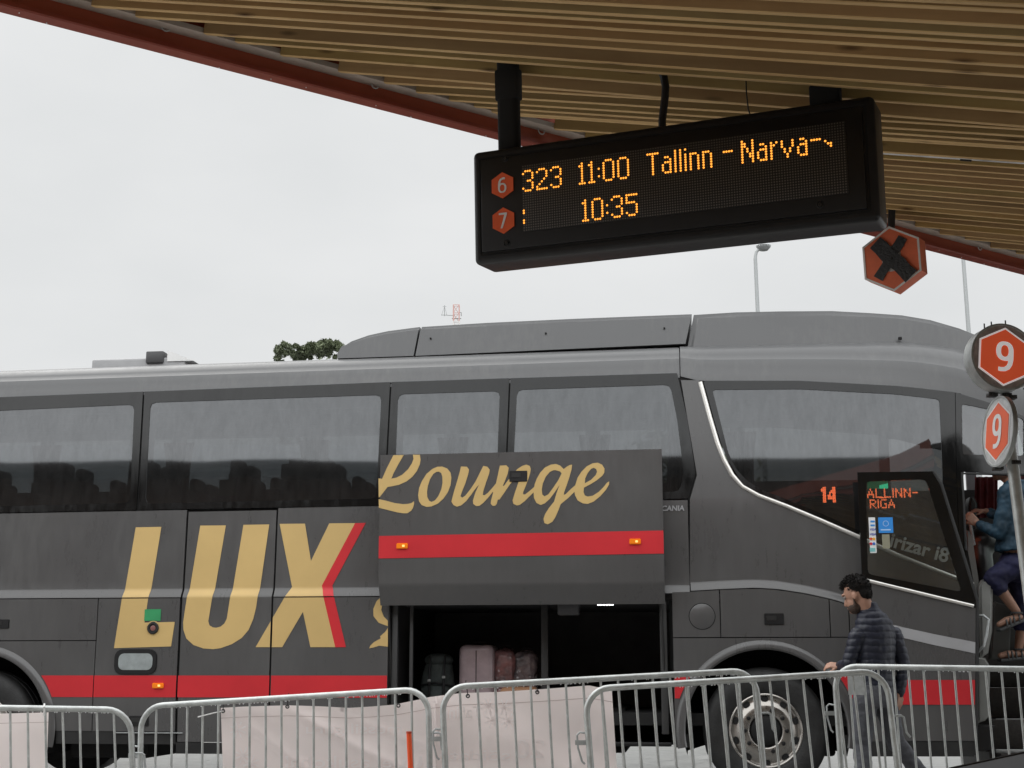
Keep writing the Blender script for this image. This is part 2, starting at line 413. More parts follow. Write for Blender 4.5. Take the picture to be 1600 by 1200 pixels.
def blob(name, prims, voxel, m, parent=None, smooth=6, fac=.5, disp=None):
    """one continuous skin over capsules and ellipsoids (voxel union, then smoothed)"""
    bm = bmesh.new()
    for p in prims:
        if p[0] == 'e':
            g = bmesh.ops.create_icosphere(bm, subdivisions=3, radius=1)['verts']
            mt = Matrix.Translation(Vector(p[1])) @ (p[3].to_matrix().to_4x4() if len(p) > 3 and p[3] else Matrix()) @ Matrix.Diagonal((*p[2], 1))
            bmesh.ops.transform(bm, matrix=mt, verts=g)
        elif p[0] == 'c':
            a, b, r1, r2 = Vector(p[1]), Vector(p[2]), p[3], p[4]
            n = 8
            tube(bm, [a.lerp(b, i / n) for i in range(n + 1)], [r1 + (r2 - r1) * i / n for i in range(n + 1)], 14)
            for q, r in ((a, r1), (b, r2)):
                g = bmesh.ops.create_icosphere(bm, subdivisions=2, radius=r)['verts']; bmesh.ops.translate(bm, vec=q, verts=g)
        elif p[0] == 'b':
            bx(bm, p[1], p[2], p[3] if len(p) > 3 else None, p[4] if len(p) > 4 else 0)
        elif p[0] == 'l':      # loft through ellipse rings (centre, x-axis vector, y-axis vector)
            rings = []
            for c, ax, ay in p[1]:
                rings.append([bm.verts.new(Vector(c) + Vector(ax) * math.cos(2 * PI * j / 20) + Vector(ay) * math.sin(2 * PI * j / 20)) for j in range(20)])
            for A, B in zip(rings, rings[1:]):
                for j in range(20): bm.faces.new((A[j], A[(j + 1) % 20], B[(j + 1) % 20], B[j]))
            bm.faces.new(rings[0][::-1]); bm.faces.new(rings[-1])
    bmesh.ops.recalc_face_normals(bm, faces=bm.faces)
    o = obj(name, bm, m, parent, smooth=0)
    md = o.modifiers.new('r', 'REMESH'); md.mode = 'VOXEL'; md.voxel_size = voxel
    if smooth:
        sm = o.modifiers.new('s', 'SMOOTH'); sm.iterations = smooth; sm.factor = fac
    dg = bpy.context.evaluated_depsgraph_get()
    me = bpy.data.meshes.new_from_object(o.evaluated_get(dg))
    o.modifiers.clear(); old = o.data; o.data = me; bpy.data.meshes.remove(old)
    if not me.materials: me.materials.append(m)
    if disp:
        for v in me.vertices: v.co = disp(v.co.copy(), v.normal.copy())
    for p in me.polygons: p.use_smooth = True
    return o


def text_bm(s, size, offset=0, extrude=0, shear=0, align='LEFT', sx=1):
    c = bpy.data.curves.new('t', 'FONT'); c.body = s; c.size = size; c.offset = offset; c.extrude = extrude; c.shear = shear
    c.align_x = align; c.resolution_u = 4
    o = bpy.data.objects.new('t', c); COL.objects.link(o)
    dg = bpy.context.evaluated_depsgraph_get()
    me = bpy.data.meshes.new_from_object(o.evaluated_get(dg))
    bm = bmesh.new(); bm.from_mesh(me)
    bpy.data.objects.remove(o); bpy.data.curves.remove(c); bpy.data.meshes.remove(me)
    # text lies in XY; stand it up in XZ facing -y
    bmesh.ops.transform(bm, matrix=Matrix.Diagonal((sx, 1, 1, 1)), verts=bm.verts)
    bmesh.ops.rotate(bm, cent=(0, 0, 0), matrix=Matrix.Rotation(PI / 2, 3, 'X'), verts=bm.verts)
    return bm


# bold humanist digits drawn as 2-D stroke outlines (unit height 1)
def ring_poly(cx, cy, rx, ry, n=28, pw=2.3):
    p = []
    for i in range(n):
        t = 2 * PI * i / n; c, s = math.cos(t), math.sin(t)
        p.append((cx + rx * math.copysign(abs(c) ** (2 / pw), c), cy + ry * math.copysign(abs(s) ** (2 / pw), s)))
    return p  # only the round box gets the added glow


def nine(w=.17):
    outer = ring_poly(.29, .68, .29, .32); hole = ring_poly(.29, .685, .29 - w, .32 - w * .78)
    tail = [(.58, .70), (.58, .42), (.545, .24), (.46, .10), (.33, .02), (.18, 0), (.09, .01), (.09, .145), (.17, .135), (.28, .15),
            (.36, .21), (.40, .30), (.41, .42), (.41, .70)]
    return [outer, tail], [hole]


def six(w=.17):
    P, H = nine(w)
    f = lambda q: [(.58 - x, 1 - y) for x, y in q]
    return [f(p) for p in P], [f(h) for h in H]


def seven(w=.15):
    return [[(0, 1), (.56, 1), (.56, .88), (.25, 0), (.25 - w * 1.12, 0), (.38, .87), (0, .87)]], []


def digit_bm(fn, h, w, tilt=0):
    P, H = fn(w); c, s = math.cos(tilt), math.sin(tilt)
    f = lambda q: [(((x - .29) * c - (y - .5) * s) * h, ((x - .29) * s + (y - .5) * c) * h) for x, y in q]
    return flat([f(p) for p in P], [f(h_) for h_ in H])


# LED glyphs
G9 = {
    '3': ['.###.', '#...#', '....#', '....#', '..##.', '....#', '....#', '#...#', '.###.'],
    '2': ['.###.', '#...#', '....#', '....#', '...#.', '..#..', '.#...', '#....', '#####'],
    '1': ['.#.', '##.', '.#.', '.#.', '.#.', '.#.', '.#.', '.#.', '###'],
    '0': ['.###.', '#...#', '#...#', '#...#', '#...#', '#...#', '#...#', '#...#', '.###.'],
    '5': ['#####', '#....', '#....', '####.', '....#', '....#', '....#', '#...#', '.###.'],
    ':': ['.', '.', '.', '#', '.', '.', '#', '.', '.'],
    ';': ['.', '#', '#', '.', '.', '#', '#', '.', '.'],
    'T': ['#####', '..#..', '..#..', '..#..', '..#..', '..#..', '..#..', '..#..', '..#..'],
    'a': ['....', '....', '.##.', '...#', '.###', '#..#', '#..#', '#..#', '.###'],
    'l': ['#', '#', '#', '#', '#', '#', '#', '#', '#'],
    'i': ['#', '.', '#', '#', '#', '#', '#', '#', '#'],
    'n': ['....', '....', '###.', '#..#', '#..#', '#..#', '#..#', '#..#', '#..#'],
    'N': ['#...#', '##..#', '##..#', '#.#.#', '#.#.#', '#..##', '#..##', '#...#', '#...#'],
    'r': ['...', '...', '#.#', '##.', '#..', '#..', '#..', '#..', '#..'],
    'v': ['.....', '.....', '#...#', '#...#', '#...#', '.#.#.', '.#.#.', '..#..', '..#..'],
    '-': ['....', '....', '....', '####', '....', '....', '....', '....', '....'],
    ',': ['....', '....', '....', '....', '#...', '.##.', '..#.', '....', '....'],
    ' ': ['..'] * 9}
G7 = {'T': ['#####'] + ['..#..'] * 6,
    'A': ['..#..', '..#..', '.#.#.', '.#.#.', '#####', '#...#', '#...#'], 'L': ['#....'] * 6 + ['#####'],
    'I': ['#'] * 7, 'N': ['#...#', '##..#', '##..#', '#.#.#', '#..##', '#..##', '#...#'],
    'R': ['####.', '#...#', '#...#', '####.', '#.#..', '#..#.', '#...#'],
    'G': ['.####', '#....', '#....', '#..##', '#...#', '#...#', '.####'], '-': ['....', '....', '....', '####', '....', '....', '....'],
    'x': ['.##', '###', '###', '.##', '.##', '.##', '.##', '.##', '.##', '.##'], 'y': ['...##', '...##', '..###', '.####', '.#.##', '##.##', '#####', '#####', '...##', '...##'],
    'M': ['###', '...', '.#.', '.#.', '.#.', '.#.', '.#.'],
    '1': ['.##', '###', '.##', '.##', '.##', '.##', '.##'], '4': ['...##', '..###', '.####', '##.##', '#####', '...##', '...##']}


def led_cells(s, font, gap=1, bold=False):
    out = set(); x = 0
    for ch in s:
        g = font[ch]; w = len(g[0])
        for r, row in enumerate(g):
            for c, q in enumerate(row):
                if q == '#':
                    out.add((x + c, r))
                    if bold: out.add((x + c + 1, r))
        x += w + gap + (1 if bold else 0)
    return out


def dots(bm, cells, x0, z0, pitch, r, y, n=8, shear=0):
    """one small lens per lit cell, on the XZ plane facing -y"""
    for cx, cy in cells:
        x = x0 + (cx + .5) * pitch; z = z0 - (cy + .5) * pitch
        top = bm.verts.new((x, y - r * .5, z))
        ring = [bm.verts.new((x + r * math.cos(2 * PI * j / n), y, z + r * math.sin(2 * PI * j / n))) for j in range(n)]
        for j in range(n): bm.faces.new((top, ring[j], ring[(j + 1) % n]))
    for f in bm.faces:
        f.normal_update()
        if f.normal.y > 0: f.normal_flip()

# ------------------------------------------------------------------ sky, light
w = bpy.data.worlds.new('World'); S.world = w; w.use_nodes = True
nt = w.node_tree; bg = nt.nodes['Background']
sky = nt.nodes.new('ShaderNodeTexSky'); sky.sky_type = 'NISHITA'; sky.sun_disc = False
SUN_EL, SUN_AZ = math.radians(52), math.radians(315)
sky.sun_elevation = SUN_EL; sky.sun_rotation = SUN_AZ; sky.air_density = 2; sky.dust_density = 6; sky.ozone_density = 1
hs = nt.nodes.new('ShaderNodeHueSaturation'); hs.inputs['Saturation'].default_value = .12; hs.inputs['Value'].default_value = .55
nt.links.new(sky.outputs[0], hs.inputs['Color'])
tc = nt.nodes.new('ShaderNodeTexCoord')
mp = nt.nodes.new('ShaderNodeMapping'); mp.inputs['Scale'].default_value = (1, 1, 2.2); nt.links.new(tc.outputs['Generated'], mp.inputs[0])
nz = nt.nodes.new('ShaderNodeTexNoise'); nz.inputs['Scale'].default_value = 2.6; nz.inputs['Detail'].default_value = 5; nz.inputs['Roughness'].default_value = .5
nt.links.new(mp.outputs[0], nz.inputs['Vector'])
cr = nt.nodes.new('ShaderNodeValToRGB')
cr.color_ramp.elements[0].position = .3; cr.color_ramp.elements[1].position = .72
cr.color_ramp.elements[0].color = (7.3, 7.5, 7.6, 1); cr.color_ramp.elements[1].color = (8.6, 8.7, 8.75, 1)
nt.links.new(nz.outputs['Fac'], cr.inputs[0])
mx = nt.nodes.new('ShaderNodeMix'); mx.data_type = 'RGBA'; mx.inputs[0].default_value = .93
nt.links.new(hs.outputs[0], mx.inputs[6]); nt.links.new(cr.outputs[0], mx.inputs[7])
# overcast sky: brighter overhead and raised behind the camera to light the coach side
sp = nt.nodes.new('ShaderNodeSeparateXYZ'); nt.links.new(tc.outputs['Generated'], sp.inputs[0])
def rng(out, a, b, c, d):
    r = nt.nodes.new('ShaderNodeMapRange'); r.interpolation_type = 'SMOOTHSTEP'
    for k, v in zip(('From Min', 'From Max', 'To Min', 'To Max'), (a, b, c, d)): r.inputs[k].default_value = v
    nt.links.new(out, r.inputs[0]); return r.outputs[0]
zen = rng(sp.outputs['Z'], .5, .85, 1, 2.4); beh = rng(sp.outputs['Y'], .35, -.5, 1, 3.0)
m1_ = nt.nodes.new('ShaderNodeMath'); m1_.operation = 'MAXIMUM'; nt.links.new(zen, m1_.inputs[0]); nt.links.new(beh, m1_.inputs[1])
vm = nt.nodes.new('ShaderNodeVectorMath'); vm.operation = 'SCALE'; nt.links.new(mx.outputs[2], vm.inputs[0]); nt.links.new(m1_.outputs[0], vm.inputs['Scale'])
nt.links.new(vm.outputs[0], bg.inputs[0]); bg.inputs[1].default_value = .1
sd = bpy.data.lights.new('sun', 'SUN'); sun = bpy.data.objects.new('sun', sd); COL.objects.link(sun)
sd.energy = 1.05; sd.angle = math.radians(50); sd.color = (1, .97, .93)
sdir = Vector((math.sin(SUN_AZ) * math.cos(SUN_EL), math.cos(SUN_AZ) * math.cos(SUN_EL), math.sin(SUN_EL)))
sun.rotation_euler = sdir.to_track_quat('Z', 'Y').to_euler(); sun.location = (0, 0, 30)

S.view_settings.view_transform = 'Standard'; S.view_settings.look = 'None'; S.view_settings.exposure = 0
S.cycles.use_denoising = True
S.cycles.max_bounces = 10; S.cycles.transparent_max_bounces = 16

# ------------------------------------------------------------------ ground
gm = mat('wet_asphalt', (.22, .218, .21), .3, var=.25, scale=.8, rvar=.22, bump=.25, bscale=35, spec=.6)
bm = bmesh.new()
for v in ((-700, -300), (700, -300), (700, 1200), (-700, 1200)): bm.verts.new((*v, 0))
bm.faces.new(bm.verts); struct(obj('road', bm, gm))
cm = mat('wet_concrete', (.12, .12, .115), .45, col2=(.24, .24, .23), scale=3.2, rvar=.2, bump=.3, bscale=20, spec=.5)
bm = bmesh.new()
for v in ((-40, 15.2), (40, 15.2), (40, 33), (-40, 33)): bm.verts.new((*v, .004))
bm.faces.new(bm.verts); struct(obj('yard', bm, cm))
pm = mat('platform_paving', (.42, .41, .39), .45, var=.18, scale=3, rvar=.15, bump=.2, bscale=40)
bm = bmesh.new(); bx(bm, (0, 2.0, .06), (24, 12.6, .12), bev=.015)
struct(obj('platform_pavement', bm, pm))
ym = mat('road_paint', (.72, .72, .70), .5, var=.15, scale=6)
bm = bmesh.new()
for x in (-9.5, -3.2, 3.1):
    for dx0, dx1 in ((0, .12),):
        vs = [bm.verts.new(q) for q in ((x + dx0, 18, .008), (x + dx1, 18, .008), (x + dx1 + 3, 26, .008), (x + dx0 + 3, 26, .008))]
        bm.faces.new(vs)
struct(obj('bay_markings', bm, ym))

# ------------------------------------------------------------------ station canopy
d2 = ray(-4450, -165); d1 = ray(4015, 1050); d1.z = 0; d1.normalize(); d2.normalize()
e1 = -d2                                           # along the boards, to the right and down
nn = d1.cross(d2).normalized()
if nn.z < 0: nn = -nn
e2 = nn.cross(e1).normalized()
if e2.y < 0: e2 = -e2                              # across the boards, away from the platform
YE = 6.6
FP = at(775, 184, YE)
ROOF = Matrix((e1, e2, nn)).transposed().to_4x4(); ROOF.translation = FP


STEP = 0


def roof_at(px, py, low=0):
    q = ray(px, py); t = nn.dot(FP - nn * low - CAM) / nn.dot(q); return CAM + q * t


canopy = bpy.data.objects.new('station_canopy', None); COL.objects.link(canopy); canopy.matrix_world = ROOF
tag(canopy, 'station canopy overhead with brown timber board soffit and long red edge beam', 'canopy')
RI = ROOF.inverted()
fd = RI.to_3x3() @ d1                               # fascia direction in roof coordinates (z about 0)
ys = [(900, y) for y in (22, 39, 57, 84, 96, 113, 134, 150, 161, 172, 186)] + \
     [(1500, y) for y in (219, 227, 247.5)] + [(1500, y) for y in (258, 268, 276, 285, 294, 303, 312, 320, 329, 337, 345, 353, 361, 368, 375, 382, 389, 396, 402, 408, 414, 420, 426)]
bs = [(RI @ roof_at(*q, STEP if i < 7 else 0)).y for i, q in enumerate(ys)]
b0 = bs[0]
r2 = random.Random(3)
near = []
y = b0
while y > b0 - 4.6:
    y -= r2.choice((.088, .10, .108, .135)); near.append(y)
near.reverse()
allb = near + bs
while allb[-1] < 3.6: allb.append(allb[-1] + .09)
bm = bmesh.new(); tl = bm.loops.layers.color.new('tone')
GAPY = bs[13]
T1 = .030
for i, yb in enumerate(allb):
    if abs(fd.y) < 1e-6: continue
    xl = fd.x / fd.y * yb + .075 / abs(fd.y)        # where the board meets the edge beam
    if yb > GAPY: ln, th, hh = 5.5, .021, .065
    else: ln, th, hh = 7.5, T1, (.10 if yb > bs[6] + 1e-4 else .14)
    far = ROOF @ Vector((xl, yb, 0))
    if far.x > 4.3: continue
    # keep the boards inside the platform side of the coach
    sag = r2.uniform(-.006, .006)
    dip = .021 if yb <= bs[6] + 1e-4 else 0      # the near run of boards sags towards its right end
    t = r2.uniform(.92, 1.07); tint = (t * r2.uniform(.97, 1.05), t, t * r2.uniform(.9, 1.02), 1)
    k0 = len(bm.faces)
    xs = xl
    while xs < xl + .01:                             # boards come in lengths butted end to end
        L_ = ln
        g = bx(bm, (xs + L_ / 2, yb - th / 2, hh / 2 + sag), (L_ - .004, th, hh), bev=.003, seg=1)
        xs += L_
        if dip:
            for v in g: v.co.z -= dip * (v.co.x - xl)
        bm.faces.ensure_lookup_table()
        for f in bm.faces[k0:]:
            f.normal_update(); kk = 2.1 if f.normal.z < -.6 else (.82 if f.normal.y < -.6 else 1)      # ground bounce painted in: lower edges paler, near faces darker
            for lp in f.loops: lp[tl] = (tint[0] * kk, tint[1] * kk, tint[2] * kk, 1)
        k0 = len(bm.faces)
        t2 = r2.uniform(.93, 1.07); tint = (tint[0] * t2, tint[1] * t2, tint[2] * t2, 1)
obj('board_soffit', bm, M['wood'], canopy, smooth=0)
# deck above the boards
bm = bmesh.new()
ya, yb_ = allb[0] - .2, GAPY - .03
for z0, z1, y0, y1 in ((.14, .20, ya, yb_), (.10, .16, GAPY + .035, allb[-1] + .1)):
    q = []
    for yy in (y0, y1):
        x0 = fd.x / fd.y * yy
        x1 = x0 + 7.6
        q.append((x0, x1, yy))
    vs = []
    for z in (z0, z1):
        vs.append([bm.verts.new((q[0][0], q[0][2], z)), bm.verts.new((q[0][1], q[0][2], z)), bm.verts.new((q[1][1], q[1][2], z)), bm.verts.new((q[1][0], q[1][2], z))])
    bm.faces.new(vs[0]); bm.faces.new(vs[1][::-1])
    for j in range(4): bm.faces.new((vs[0][j], vs[1][j], vs[1][(j + 1) % 4], vs[0][(j + 1) % 4]))
obj('roof_deck', bm, M['cavity'], canopy, smooth=0)
# pale metal joint between the two roof bays
bm = bmesh.new()
xg = (RI @ roof_at(1330, 240)).x
bx(bm, (xg + 3.0, GAPY + .017, .004), (6.6, .026, .010), bev=.003)
obj('joint_strip', bm, mat('joint_metal', (.75, .74, .72), .35, .2, var=.4, scale=5), canopy)
bm = bmesh.new()
bx(bm, (xg + .52, GAPY + .014, -.004), (.05, .010, .008), bev=.002)
obj('joint_clip', bm, M['black'], canopy)
# red edge beam: level, built in a frame along the eave
EV = Matrix((d1, Vector((0, 0, 1)).cross(d1) * 1, Vector((0, 0, 1)))).transposed().to_4x4(); EV.translation = FP
inn = EV.to_3x3() @ Vector((0, 1, 0)); sgn = 1 if inn.dot(Vector((.6, -.8, 0))) > 0 else -1   # +: towards the platform
TOL = RI @ EV
def eave(name, cs, m, x0=-4.2, x1=5.1, sm=30):
    bm = bmesh.new()
    A = [bm.verts.new(TOL @ Vector((x0, sgn * a, b))) for a, b in cs]; B = [bm.verts.new(TOL @ Vector((x1, sgn * a, b))) for a, b in cs]
    n = len(cs)
    for j in range(n): bm.faces.new((A[j], A[(j + 1) % n], B[(j + 1) % n], B[j]))
    bm.faces.new(A[::-1]); bm.faces.new(B); bmesh.ops.recalc_face_normals(bm, faces=bm.faces)
    return obj(name, bm, m, canopy, smooth=sm)
z_bot = at(775, 212, YE).z - FP.z + .006
fb = eave('edge_beam', [(0, z_bot), (.03, z_bot), (.03, z_bot + .008), (.012, z_bot + .014), (.012, -.012), (0, -.012)], M['fascia'])
eave('edge_lip', [(-.03, z_bot - .012), (.034, z_bot - .012), (.040, z_bot - .006), (.040, z_bot + .012), (.0305, z_bot + .016), (.0305, z_bot - .001), (-.03, z_bot - .001)], M['fascia_lip'])
eave('soffit_trim', [(-.02, -.0115), (.085, -.0115), (.085, .012), (-.02, .012)], M['trim_grey'])
eave('roof_edge', [(-.05, .0125), (.05, .0125), (.05, .16), (-.05, .2)], M['fascia'])
for px, py in ((259, 42), (586, 132), (846, 204), (1531, 386)):
    bm = bmesh.new(); q = ray(px, py)
    # on the beam's top corner
    P0 = EV.inverted() @ CAM; Dq = EV.to_3x3().inverted() @ q; t = (sgn * .03 - P0.y) / Dq.y; Pq = P0 + Dq * t
    pts = [TOL @ Vector((Pq.x + .019 * math.cos(a), sgn * .03, Pq.z + .019 * math.sin(a))) for a in [2 * PI * i / 14 for i in range(14)]]
    tube(bm, pts, .0035, 6, closed=True)
    tube(bm, [TOL @ Vector((Pq.x, sgn * .03, Pq.z + .019)), TOL @ Vector((Pq.x, sgn * .03, Pq.z + .05))], .0035, 6)
    obj('hook_ring', bm, M['galv'], canopy)
bm = bmesh.new()
for i in range(46):                                  # rain beads hanging off the lip
    x = r2.uniform(-4, 5.0)
    g = bmesh.ops.create_icosphere(bm, subdivisions=1, radius=r2.uniform(.0025, .0042))['verts']
    bmesh.ops.translate(bm, vec=TOL @ Vector((x, sgn * r2.uniform(-.02, .03), z_bot - .017)), verts=g)
o = obj('rain_beads', bm, M['drop'], canopy); o['kind'] = 'stuff'

# ------------------------------------------------------------------ departures display
SC = Vector((.570, 5.090, 2.8105))
sign = thing('departure_display', 'black electronic departure display with orange dot letters hung under the canopy', 'display', SC)
sign.rotation_mode = 'XYZ'; SR = Matrix.Rotation(-.4017, 4, 'Z') @ Matrix.Rotation(.0097, 4, 'Y') @ Matrix.Rotation(.072, 4, 'X')
sign.matrix_world = Matrix.Translation(SC) @ SR
SI = sign.matrix_world.inverted()


def on_plane(px, py, MI, yv=0.0):
    o = MI @ CAM; d = MI.to_3x3() @ ray(px, py); t = (yv - o.y) / d.y; q = o + d * t; return q.x, q.z


W2, H2 = .788, .23
def ringframe(bm, outer, inner, y0, y1):
    n = len(outer)
    A = [bm.verts.new((x, y0, z)) for x, z in outer]; B = [bm.verts.new((x, y0, z)) for x, z in inner]
    C_ = [bm.verts.new((x, y1, z)) for x, z in outer]; D_ = [bm.verts.new((x, y1, z)) for x, z in inner]
    for j in range(n):
        k = (j + 1) % n
        bm.faces.new((A[j], A[k], B[k], B[j])); bm.faces.new((C_[k], C_[j], D_[j], D_[k]))
        bm.faces.new((A[k], A[j], C_[j], C_[k])); bm.faces.new((B[j], B[k], D_[k], D_[j]))
bm = bmesh.new(); bx(bm, (0, .095, 0), (2 * W2, .19, 2 * H2), bev=.022, seg=4)
obj('casing', bm, M['sign_case'], sign)
bm = bmesh.new()
ringframe(bm, rrect(-W2 + .028, -H2 + .032, W2 - .028, H2 - .03, .006), rrect(-W2 + .034, -H2 + .038, W2 - .034, H2 - .036, .004), -.003, .004)
obj('seam_gasket', bm, M['void'], sign, smooth=0)
bm = bmesh.new(); bx(bm, (0, -.006, .0), (2 * W2 - .082, .014, 2 * H2 - .088), bev=.003)
obj('front_panel', bm, mat('front_panel_black', (.0075, .0075, .0085), .35, var=.2, scale=12), sign)
cs = [on_plane(*q, SI) for q in ((817, 262), (1322, 190), (1327, 303), (821, 364))]
sx0 = (cs[0][0] + cs[3][0]) / 2; sx1 = (cs[1][0] + cs[2][0]) / 2; sz1 = (cs[0][1] + cs[1][1]) / 2; sz0 = (cs[2][1] + cs[3][1]) / 2
NC = 128; PIT = (sx1 - sx0) / NC
print('screen', sx0, sx1, sz0, sz1, PIT, (sz1 - sz0) / PIT)
bm = bmesh.new(); bx(bm, ((sx1 - sx0) / 2, 0, (sz1 - sz0) / 2), (sx1 - sx0, .006, sz1 - sz0), bev=.001)
scr = obj('screen', bm, M['screen'], sign, loc=(sx0, -.0145, sz0))
for line, (s, c0, r0) in enumerate((('323', 0, 2), ('11:00', 24, 2), ('Tallinn', 52, 2), ('-', 82, 2), ('Narva-', 89, 2), (',', 120, 2), (';', 0, 17), ('10:35', 25, 17))):
    bm = bmesh.new(); dots(bm, led_cells(s, G9), c0 * PIT, sz1 - sz0 - r0 * PIT, PIT, PIT * .43, -.0035)
    obj('led_text', bm, M['orange_led'], scr, smooth=0)
for fn, (px, py), wd in ((six, (787.5, 291), .13), (seven, (789, 346), .13)):
    x, z = on_plane(px, py, SI)
    hx = [(x + .053 * math.sin(k * PI / 3), z + .053 * math.cos(k * PI / 3)) for k in range(6)]
    bm = flat([hx]); bmesh.ops.translate(bm, vec=(0, -.0165, 0), verts=bm.verts); thicken(bm, .004)
    hb = obj('number_badge', bm, M['hexred'], sign, smooth=0)
    bm = digit_bm(fn, .062, wd); bmesh.ops.translate(bm, vec=(x, -.0185, z), verts=bm.verts)
    obj('number', bm, M['hexwhite'], hb, smooth=0)
for px, py in ((792, 249), (794, 381), (1283, 321)):
    x, z = on_plane(px, py, SI)
    bm = bmesh.new(); lathe(bm, [(0, -.019), (.006, -.019), (.0075, -.016), (.0075, -.012)], 14, Matrix.Translation((x, 0, z)))
    lathe(bm, [(.011, -.0135), (.012, -.0155), (.0135, -.0135)], 16, Matrix.Translation((x, 0, z)))
    bmesh.ops.recalc_face_normals(bm, faces=bm.faces); obj('lock_screw', bm, M['steel_dark'], sign)
def to_roof(x, y, z):
    # height along the display's own upright at which the roof boards are met
    A_ = sign.matrix_world @ Vector((x, y, z)); D_ = SR.to_3x3() @ Vector((0, 0, 1)); return z + nn.dot(FP - A_) / nn.dot(D_)
for px, wpx in ((795, .09), (1292, .10)):
    x, z = on_plane(px, 200, SI, .08)
    zt = to_roof(x, .085, H2) + .05
    print('post', px, zt - H2)
    bm = bmesh.new(); bx(bm, (x, .085, (zt + H2 - .03) / 2), (wpx, .055, zt - H2 + .03), bev=.02, seg=3)
    mp_ = obj('mounting_post', bm, M['void'], sign)
    bm = bmesh.new(); bx(bm, (x, .085, zt - .14), (wpx + .012, .06, .13), bev=.01); obj('post_sleeve', bm, M['void'], mp_)
    bm = bmesh.new(); bx(bm, (x + .06, .085, H2 + .002), (.03, .03, .03), bev=.008); obj('post_nut', bm, M['black'], mp_)
x, z = on_plane(1036, 180, SI, .08)
zt = to_roof(x, .08, H2) + .05; k_ = zt - H2
bm = bmesh.new(); tube(bm, [(x - .006, .08, H2 - .02), (x - .004, .08, H2 + .15 * k_), (x + .010, .08, H2 + .45 * k_), (x + .014, .08, H2 + .6 * k_), (x + .008, .08, H2 + .75 * k_), (x - .01, .08, H2 + .9 * k_), (x - .03, .08, H2 + k_)], .0155, 10)
obj('power_cable', bm, M['black'], sign)
x, z = on_plane(1172, 160, SI, .08)
bm = bmesh.new(); tube(bm, [(x + .005, .08, H2 - .01), (x - .008, .08, H2 + .04), (x - .012, .08, H2 + .10), (x - .012, .08, H2 + .2)], .0028, 6)
obj('thin_wire', bm, M['black'], sign)

# ------------------------------------------------------------------ taped-over bay number hanging from the canopy
hp = roof_at(1393, 338); HY = hp.y - .2
hc = at(1393, 404, HY)
hexs = thing('hanging_bay_sign', 'red hexagonal bay number box crossed out with black tape, hanging under the canopy edge', 'sign', hc)
HR = Matrix.Rotation(math.radians(-33), 4, 'Z') @ Matrix.Rotation(math.radians(6), 4, 'Y') @ Matrix.Rotation(math.radians(3), 4, 'X')
hexs.matrix_world = Matrix.Translation(hc) @ HR; HI = hexs.matrix_world.inverted()
hpix = [(1389, 352), (1436, 371), (1437, 421), (1399, 456), (1352, 439), (1348, 387)]
hpts = [Vector(on_plane(*q, HI)) for q in hpix]
cx = sum(p.x for p in hpts) / 6; cz_ = sum(p.y for p in hpts) / 6
Rr = sum((p - Vector((cx, cz_))).length for p in hpts) / 6
a0 = math.atan2(hpts[0].y - cz_, hpts[0].x - cx)
hexp = lambda r: [(cx + r * math.cos(a0 - k * PI / 3), cz_ + r * math.sin(a0 - k * PI / 3)) for k in range(6)]
bm = flat([hexp(Rr)]); thicken(bm, .11); obj('sign_box', bm, M['hexred_dull'], hexs, smooth=0)
bm = bmesh.new(); ringframe(bm, hexp(Rr * 1.0), hexp(Rr * .935), -.004, .001); obj('rim', bm, mat('aged_white_rim', (.66, .63, .60), .5, var=.2), hexs, smooth=0)
bm = flat([ring_poly(cx, cz_, .055, .075)], [ring_poly(cx, cz_, .028, .045)]); bmesh.ops.translate(bm, vec=(.0, -.003, 0), verts=bm.verts); obj('number', bm, mat('aged_digit', (.40, .37, .35), .5), hexs, smooth=0)
def strip(p, q, wd, y):
    p, q = Vector(p), Vector(q); d = (q - p).normalized(); n = Vector((-d.y, d.x)) * wd / 2
    pts = []
    k = 7
    for i in range(k): a = p.lerp(q, i / (k - 1)) + n * (1 + .10 * math.sin(i * 2.1)); pts.append((a.x, a.y))
    for i in range(k): a = q.lerp(p, i / (k - 1)) - n * (1 + .10 * math.cos(i * 1.7)); pts.append((a.x, a.y))
    bm = flat([pts]); bmesh.ops.translate(bm, vec=(0, y, 0), verts=bm.verts); thicken(bm, .003); return bm
P_ = lambda x, y: on_plane(x, y, HI)
obj('tape_strip', strip(P_(1411, 371), P_(1373, 436), .058, -.008), M['tape'], hexs, smooth=0)
obj('tape_strip', strip(P_(1368, 380), P_(1425, 432), .088, -.013), M['tape'], hexs, smooth=0)
sx_, sz_ = on_plane(1393, 346, HI, .055)
bm = bmesh.new(); tube(bm, [(sx_, .055, sz_ - .05), (sx_, .055, sz_ + .24)], .021, 12); obj('hanger_pipe', bm, M['steel_dark'], hexs)
bm = bmesh.new()
obj('front_bolt', (lambda b: (lathe(b, [(0, -.018), (.008, -.018), (.01, -.01)], 10, Matrix.Translation((cx + .0, 0, cz_))), b)[1])(bm), M['steel_dark'], hexs)

# ================================================================== the coach
BA = math.radians(6.9); BO = Vector((2.11, 12.04, 0))
bus = thing('touring_coach', 'dark grey touring coach with gold lettering, red stripe and raised luggage hatch', 'coach', BO, -BA)
BM = Matrix.Translation(BO) @ Matrix.Rotation(-BA, 4, 'Z'); BI = BM.inverted()
BC = BI @ CAM; BR = BI.to_3x3()


